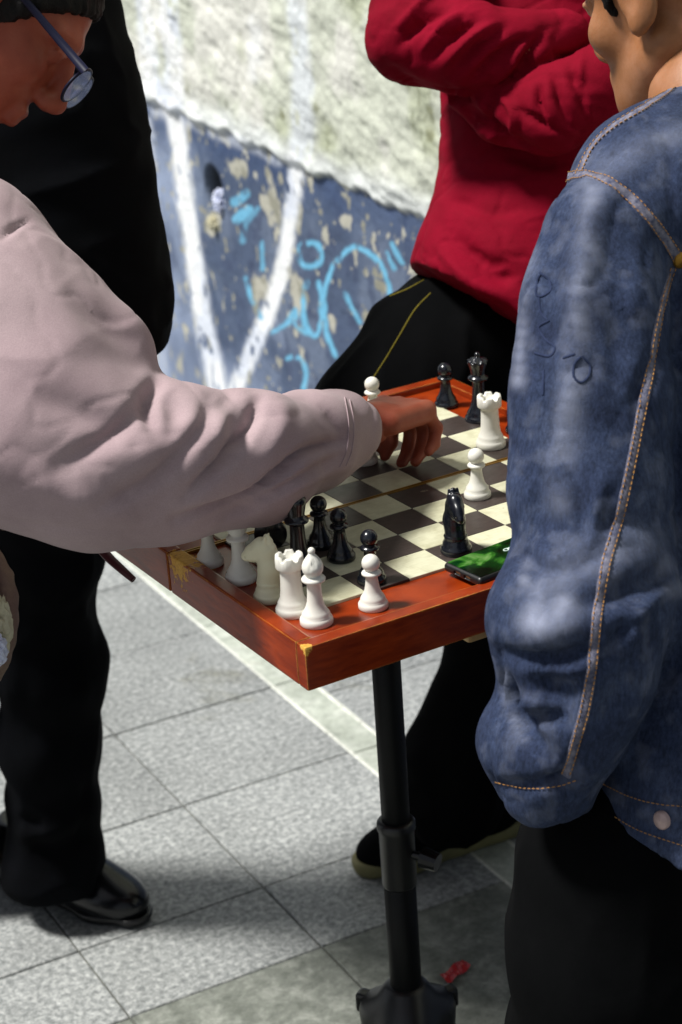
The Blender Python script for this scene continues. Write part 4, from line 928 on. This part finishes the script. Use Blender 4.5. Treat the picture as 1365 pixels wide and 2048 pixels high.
for pl in ([(862, 586), (830, 620), (800, 670), (770, 720), (735, 775)], [(848, 560), (815, 578), (780, 592)]):
    p, nr = surf_project(TRt, pl, 0.0005, 8)
    if len(p) > 3: v, ff = ribbon(p, nr, 0.0020, 0.0003); mesh_obj('stitching', v, ff, M['olive_thread'], p_red)
skel = [[(1160, -250, 2.74, 130), (1160, 200, 2.74, 150), (1140, 560, 2.80, 130), (1110, 700, 2.82, 130)], [(905, -250, 2.66, 70), (828, 78, 2.55, 55), (1050, 92, 2.52, 40), (1140, 68, 2.60, 30)], [(1300, -220, 2.72, 65), (1290, 110, 2.54, 50), (1100, 222, 2.50, 50), (1010, 226, 2.53, 36)],
        [(1110, 740, 2.80, 110), (1010, 1180, 2.93, 70), (916, 1540, 3.04, 52), (908, 1610, 3.06, 46)], [(1010, 690, 2.78, 80), (760, 890, 2.71, 80), (850, 990, 2.86, 60), (985, 1040, 3.05, 45)]]
hc2 = W(1085, -440, 2.66); f, L, fr = head_field(hc2, -FW * 0.5 - RT * 0.6 + np.array([0, 0, -0.35]), (0, 0, 1.0), 1.0, 0.005); HV, HF = f.mesh()
f = limb_field(skel, 0.009); cylbody(f, skel, 0.03); f.cone(W(1095, -330, 2.70), W(1130, -220, 2.74), 0.055, 0.07, 0.03); BV, BF = f.mesh()
hA = hand_field(W(1150, 70, 2.62), RT + 0.1 * UP, -FW + UP * .4, 0.005, (40, 50, 30), 1, 0.95); AV, AF = hA.mesh()
V, F2 = join_data((HV, HF), (BV, BF), (AV, AF)); mesh_obj('body', V, F2, M['skin_tan'], p_red)
V, F = hair_cap(hc2, L, fr, 1.0, 0.005, ((0.115, 0, -0.045), (0.105, 0.13, 0.110))); mesh_obj('hair', V, F, M['hair'], p_red)
M['pale_sole'] = gloss('pale_olive_rubber', lin(122, 118, 78), 0.7, 0, 0.4, 30)
toe, heel = floor_hit(715, 1752), floor_hit(985, 1668)
shoe(None, toe - heel, toe - (toe - heel) / np.linalg.norm(toe - heel) * 0.248, 0.275, M['black_cloth'], M['pale_sole'], p_red, sole_h=0.027)
o = W(985, 1040, 3.05); dd = np.array([0.2, -0.9, 0])
f = Field(o - .2, o + .2, 0.005); f.chain([o, o + np.array([-0.05, -0.0, -0.05]), o + np.array([-.11, 0.02, -.12])], [0.042, 0.042, 0.036], 0.02); V, F = f.mesh(); mesh_obj('shoe', V, F, M['black_cloth'], p_red)
# ---- man in the black suit
p_suit = thing('person', 'person in a black coat, trousers and polished black shoes standing behind the reaching arm', 'person', (-0.08, 0.92, 0))
ct = [(0, -120, 2.52, 205), (5, 0, 2.52, 208), (15, 130, 2.52, 228), (20, 250, 2.52, 254), (20, 400, 2.52, 280), (15, 560, 2.53, 304), (10, 660, 2.53, 318), (0, 800, 2.54, 300)]
ct2 = [(-190, -120, 2.62, 220), (-200, 400, 2.62, 260), (-190, 800, 2.64, 270)]
f = limb_field([ct, ct2], 0.0055); cylbody(f, [ct, ct2], 0.04)
f.ell(W(305, 560, 2.5), (0.018, 0.02, 0.012), None, 0.01); f.ell(W(312, 640, 2.5), (0.014, 0.02, 0.008), None, 0.008)
f.plane(W(300, 690, 2.52), (0, 0, -1.0)); V, F = f.mesh(); V = relax(V, F, 1); V = wrinkle(V, F, (9, 9, 16), 0.0035, 100, True, 2); mesh_obj('coat', V, F, M['navy_cloth'], p_suit)
l1 = [(70, 700, 2.58, 190), (90, 950, 2.70, 130), (96, 1110, 2.78, 104), (86, 1210, 2.83, 90), (104, 1330, 2.88, 103), (98, 1480, 2.95, 93), (108, 1620, 3.01, 84), (104, 1720, 3.05, 94), (110, 1785, 3.065, 88)]
l2 = [(-130, 700, 2.66, 180), (-150, 1100, 2.86, 110), (-150, 1400, 2.98, 100), (-155, 1720, 3.12, 90), (-155, 1800, 3.14, 88)]
f = limb_field([l1, l2], 0.0055); cylbody(f, [l1, l2], 0.03); f.plane((0, 0, 0.05), (0, 0, -1)); V, F = f.mesh(); V = relax(V, F, 1); V = wrinkle(V, F, (11, 11, 7), 0.004, 102, True, 2)
V = crease(V, F, [([(60, 1690), (110, 1700), (190, 1660)], 16, -0.01), ([(30, 1640), (90, 1655)], 14, -0.008), ([(160, 1200), (185, 1290)], 14, 0.006), ([(172, 1560), (168, 1640), (166, 1700)], 10, -0.006)])
mesh_obj('trousers', V, F, M['navy_cloth'], p_suit)
skel = [[(-90, -250, 2.56, 120), (-90, 300, 2.58, 170), (-60, 700, 2.62, 170)], [(70, 720, 2.6, 110), (100, 1330, 2.88, 70), (104, 1720, 3.05, 48)], [(-130, 720, 2.66, 110), (-150, 1400, 2.98, 70), (-155, 1800, 3.14, 50)]]
hc3 = W(-60, -420, 2.55); f, L, fr = head_field(hc3, RT * 0.9 + np.array([0, 0, -0.4]), (0, 0, 1.0), 1.0, 0.005); HV, HF = f.mesh()
f = limb_field(skel, 0.009); cylbody(f, skel, 0.03); f.cone(hc3 - np.array([0, 0, .08]), W(-90, -230, 2.56), 0.055, 0.07, 0.03); BV, BF = f.mesh()
V, F2 = join_data((HV, HF), (BV, BF)); mesh_obj('body', V, F2, M['skin_tan'], p_suit)
V, F = hair_cap(hc3, L, fr, 1.0, 0.005, ((0.115, 0, -0.045), (0.105, 0.13, 0.110))); mesh_obj('hair', V, F, M['hair'], p_suit)
toe, heel = floor_hit(292, 1848), floor_hit(90, 1772)
shoe(None, toe - heel, toe - (toe - heel) / np.linalg.norm(toe - heel) * 0.258, 0.29, M['leather'], M['black_plastic'], p_suit, sole_h=0.016)
o = floor_hit(-330, 1790); shoe(None, toe - heel, o, 0.30, M['leather'], M['black_plastic'], p_suit, sole_h=0.016)
# ---- man in the pale shirt reaching over the board
p_sh = thing('person', 'person with glasses in a loose pinkish white shirt reaching one hand over the chess board', 'person', (*W(-420, 1300, 2.2)[:2], 0))
slv = [(-90, 565, 2.05, 226), (28, 724, 2.02, 220), (70, 850, 1.99, 206), (190, 914, 1.99, 172), (330, 922, 2.01, 150), (500, 912, 2.06, 127), (620, 880, 2.14, 90), (680, 864, 2.19, 66), (715, 857, 2.22, 55)]
bd = [(-260, 560, 2.12, 300), (-370, 900, 2.14, 340), (-390, 1250, 2.18, 345), (-400, 1400, 2.2, 340)]
f = limb_field([slv, bd], 0.0042); cylbody(f, [bd], 0.04); P, r = PTS(slv); f.chain(P, r, 0.03)
f.ell(W(236, 706, 2.02), (0.036, 0.036, 0.036), None, 0.03); f.plane(W(716, 868, 2.22), W(742, 866, 2.245) - W(600, 886, 2.12)); f.plane(W(-380, 1400, 2.2), (0, 0, -1.0))
V, F = f.mesh(); V = relax(V, F, 2)
V = wrinkle(V, F, (6, 6, 6), 0.0030, 110, True, 2); V = wrinkle(V, F, (7, 5, 11), 0.0020, 112, 'sharp', 2); V = wrinkle(V, F, (14, 10, 20), 0.0012, 111, 'sharp', 2)
V = crease(V, F, [([(320, 750), (300, 800), (310, 870)], 16, -0.014), ([(330, 780), (350, 830), (330, 900)], 22, -0.008), ([(515, 800), (500, 850), (450, 920), (370, 995)], 13, -0.017), ([(480, 790), (440, 860), (400, 900)], 18, 0.006), ([(690, 880), (620, 900), (560, 948), (490, 1000), (350, 1040)], 11, -0.017), ([(680, 910), (600, 960), (500, 1015), (400, 1050)], 9, -0.008), ([(420, 800), (400, 860), (300, 960), (180, 1020)], 15, -0.009), ([(300, 780), (240, 860), (120, 930)], 18, -0.010), ([(560, 800), (560, 860), (520, 930)], 22, 0.006), ([(700, 930), (620, 960), (540, 1005)], 10, 0.004),
                  ([(440, 790), (470, 830), (460, 880)], 24, -0.008), ([(0, 480), (30, 455), (60, 440)], 6, -0.005), ([(130, 560), (200, 640), (290, 690)], 26, -0.006), ([(60, 780), (180, 830), (260, 860)], 34, -0.008), ([(180, 960), (300, 900), (420, 850)], 40, 0.007), ([(40, 940), (160, 1000), (300, 1040)], 30, 0.006), ([(650, 820), (680, 860), (690, 900)], 14, -0.004)])
shirt_o = mesh_obj('shirt', V, F, M['shirt'], p_sh)
TS = [tree_of(V, F)]
for pl in ([(690, 795), (698, 850), (694, 900), (680, 935)], [(700, 800), (708, 850), (704, 900), (692, 932)]):
    p, nr = surf_project(TS, pl, 0.0004, 8)
    if len(p) > 3: v, ff = ribbon(p, nr, 0.0016, 0.0004); mesh_obj('stitching', v, ff, M['shirt'], p_sh)
# head
hc4 = W(-12, 18, 2.08); hf4 = RT * 0.70 - UP * 0.68 + FW * 0.14
f, L, fr = head_field(hc4, hf4, UP * 0.7 + RT * 0.7, 1.0, 0.0028); HV, HF = f.mesh(); HV = relax(HV, HF, 1)
hx = W(820, 815, 2.30) - W(720, 866, 2.225)
hnd = hand_field(W(730, 846, 2.235), hx + np.array([0, 0, -0.010]), UP - 0.35 * FW - 0.1 * RT, 0.0026, (50, 55, 34), 1, 0.97); NV, NF = hnd.mesh(); NV = relax(NV, NF, 1)
skel = [[(-260, 420, 2.12, 180), (-340, 900, 2.14, 240), (-400, 1400, 2.2, 230), (-410, 1500, 2.22, 220)], [(-90, 560, 2.05, 110), (95, 880, 1.99, 90), (400, 922, 2.03, 75), (690, 862, 2.20, 46), (740, 850, 2.24, 44)], [(-400, 1500, 2.2, 150), (-380, 2000, 2.42, 110), (-380, 2500, 2.7, 70)], [(-560, 1500, 2.25, 150), (-560, 2000, 2.5, 110), (-560, 2400, 2.75, 70)]]
f = limb_field(skel, 0.009); cylbody(f, skel, 0.03); f.cone(hc4 - hf4 * 0.03 - UP * 0.07, W(-230, 400, 2.12), 0.052, 0.07, 0.03); f.plane((0, 0, 0.02), (0, 0, -1)); BV, BF = f.mesh()
V, F2 = join_data((HV, HF), (BV, BF), (NV, NF)); mesh_obj('body', V, F2, M['skin_red'], p_sh)
V, F = hair_cap(hc4, L, fr, 1.0, 0.003, ((0.115, 0, -0.040), (0.108, 0.13, 0.108))); mesh_obj('hair', V, F, M['hair'], p_sh)
tr_ = [[(-430, 1300, 2.2, 330), (-420, 1500, 2.22, 280), (-385, 1800, 2.35, 190), (-380, 2100, 2.48, 160), (-380, 2450, 2.68, 140)], [(-480, 1500, 2.24, 270), (-560, 1800, 2.4, 190), (-560, 2100, 2.52, 150), (-560, 2400, 2.74, 140)]]
f = limb_field(tr_, 0.008); cylbody(f, tr_, 0.03); f.plane((0, 0, 0.05), (0, 0, -1)); V, F = f.mesh(); mesh_obj('trousers', V, F, M['navy_cloth'], p_sh)
for q in ((-380, 2470, 2.7), (-560, 2420, 2.76)): o = W(*q); o[2] = 0; shoe(None, RT * [1, 1, 0], o, 0.28, M['leather'], M['black_plastic'], p_sh)
# glasses
glasses = thing('glasses', 'dark framed glasses worn by the person in the pale shirt', 'glasses', tuple(L(0.10, 0, 0)))
M['frame'] = gloss('dark_glasses_frame', (0.008, 0.009, 0.03, 1), 0.5, 0.0, 0.2, 30, 0.0, 0.2)
b = NB('clear_lens'); b.set(Base_Color=(0.72, 0.68, 0.85, 1), Roughness=0.03); b.b.inputs['Transmission Weight'].default_value = 0.95; M['lens'] = b.m
for s in (-1, 1):
    v, ff = tube_data([L(-0.02, s * 0.083, 0.026), L(0.04, s * 0.078, 0.022), L(0.112, s * 0.068, 0.016)], [0.0028, 0.0038, 0.0046], 8); mesh_obj('temple_arm', v, ff, M['frame'], glasses)
    v, ff = tube_data([L(0.113 + 0.004 * math.cos(a), s * 0.036 + 0.030 * math.cos(a), 0.002 + 0.020 * math.sin(a)) for a in np.linspace(0, 2 * math.pi, 25)], [0.0017] * 25, 6, False); rim = mesh_obj('lens_rim', v, ff, M['frame'], glasses)
    ring = [L(0.113 + 0.004 * math.cos(a), s * 0.036 + 0.029 * math.cos(a), 0.002 + 0.019 * math.sin(a)) for a in np.linspace(0, 2 * math.pi, 25)[:-1]]
    off = (L(1, 0, 0) - L(0, 0, 0)) * 0.0016
    v = ring + [q + off for q in ring]; ff = [tuple(range(24))[::-1], tuple(range(24, 48))] + [(k, (k + 1) % 24, 24 + (k + 1) % 24, 24 + k) for k in range(24)]
    mesh_obj('lens', v, ff, M['lens'], glasses, False)
v, ff = tube_data([L(0.113, -0.008, 0.006), L(0.116, 0, 0.009), L(0.113, 0.008, 0.006)], [0.0016] * 3, 6); mesh_obj('bridge', v, ff, M['frame'], glasses)
# bag at the shirt man's side
bag = thing('cloth_bag', 'pink and olive cloth bag holding packets, hanging beside the black trousers', 'bag', tuple(W(-60, 1400, 2.2)))
f = Field(W(-70, 1230, 2.2) - 0.16, W(-70, 1230, 2.2) + 0.16, 0.0035); fr_b = np.stack([RT, UP, FW])
f.ell(W(-75, 1225, 2.2), (0.058, 0.094, 0.040), fr_b, 0.01); f.ell(W(-95, 1165, 2.16), (0.052, 0.082, 0.045), fr_b, 0.006, 'cut')
V, F = f.mesh(); V = relax(V, F, 1); V = wrinkle(V, F, (20, 20, 40), 0.003, 120, True, 2); M['bag'] = cloth('pink_olive_bag_cloth', lin(120, 92, 96), lin(150, 132, 112), 0.8, 9, 500, 0.3); mesh_obj('pouch', V, F, M['bag'], bag)
v, ff = tube_data(smooth_path([W(10, 1060, 2.17), W(4, 1000, 2.17), W(-20, 900, 2.15), W(-90, 700, 2.16)], 5), [0.004] * 16, 8); mesh_obj('handle', v, ff, M['bag'], bag)
for (q, r_, mt, lb, sd) in (((-6, 1245, 2.165), (0.016, 0.012, 0.038), 'tissue_y', 'cream paper packet sticking out of the cloth bag', 5), ((-10, 1300, 2.15), (0.014, 0.010, 0.018), 'tissue', 'bluish packet deep in the cloth bag', 6)):
    crumple('packet', W(*q), r_, M[mt], lb, 'packet', sd)
# strap end under the board
M['strap'] = gloss('dark_red_strap', lin(70, 14, 24), 0.5)
sa = [W(185, 1075, 2.20), W(215, 1112, 2.185), W(245, 1140, 2.17), W(268, 1160, 2.165)]
v, ff = tube_data(smooth_path(sa, 5), np.linspace(0.006, 0.0035, 16), 8); o = mesh_obj('strap', v, ff, M['strap']); setprops(o, 'dark red strap end hanging below the side of the chess board', 'strap')
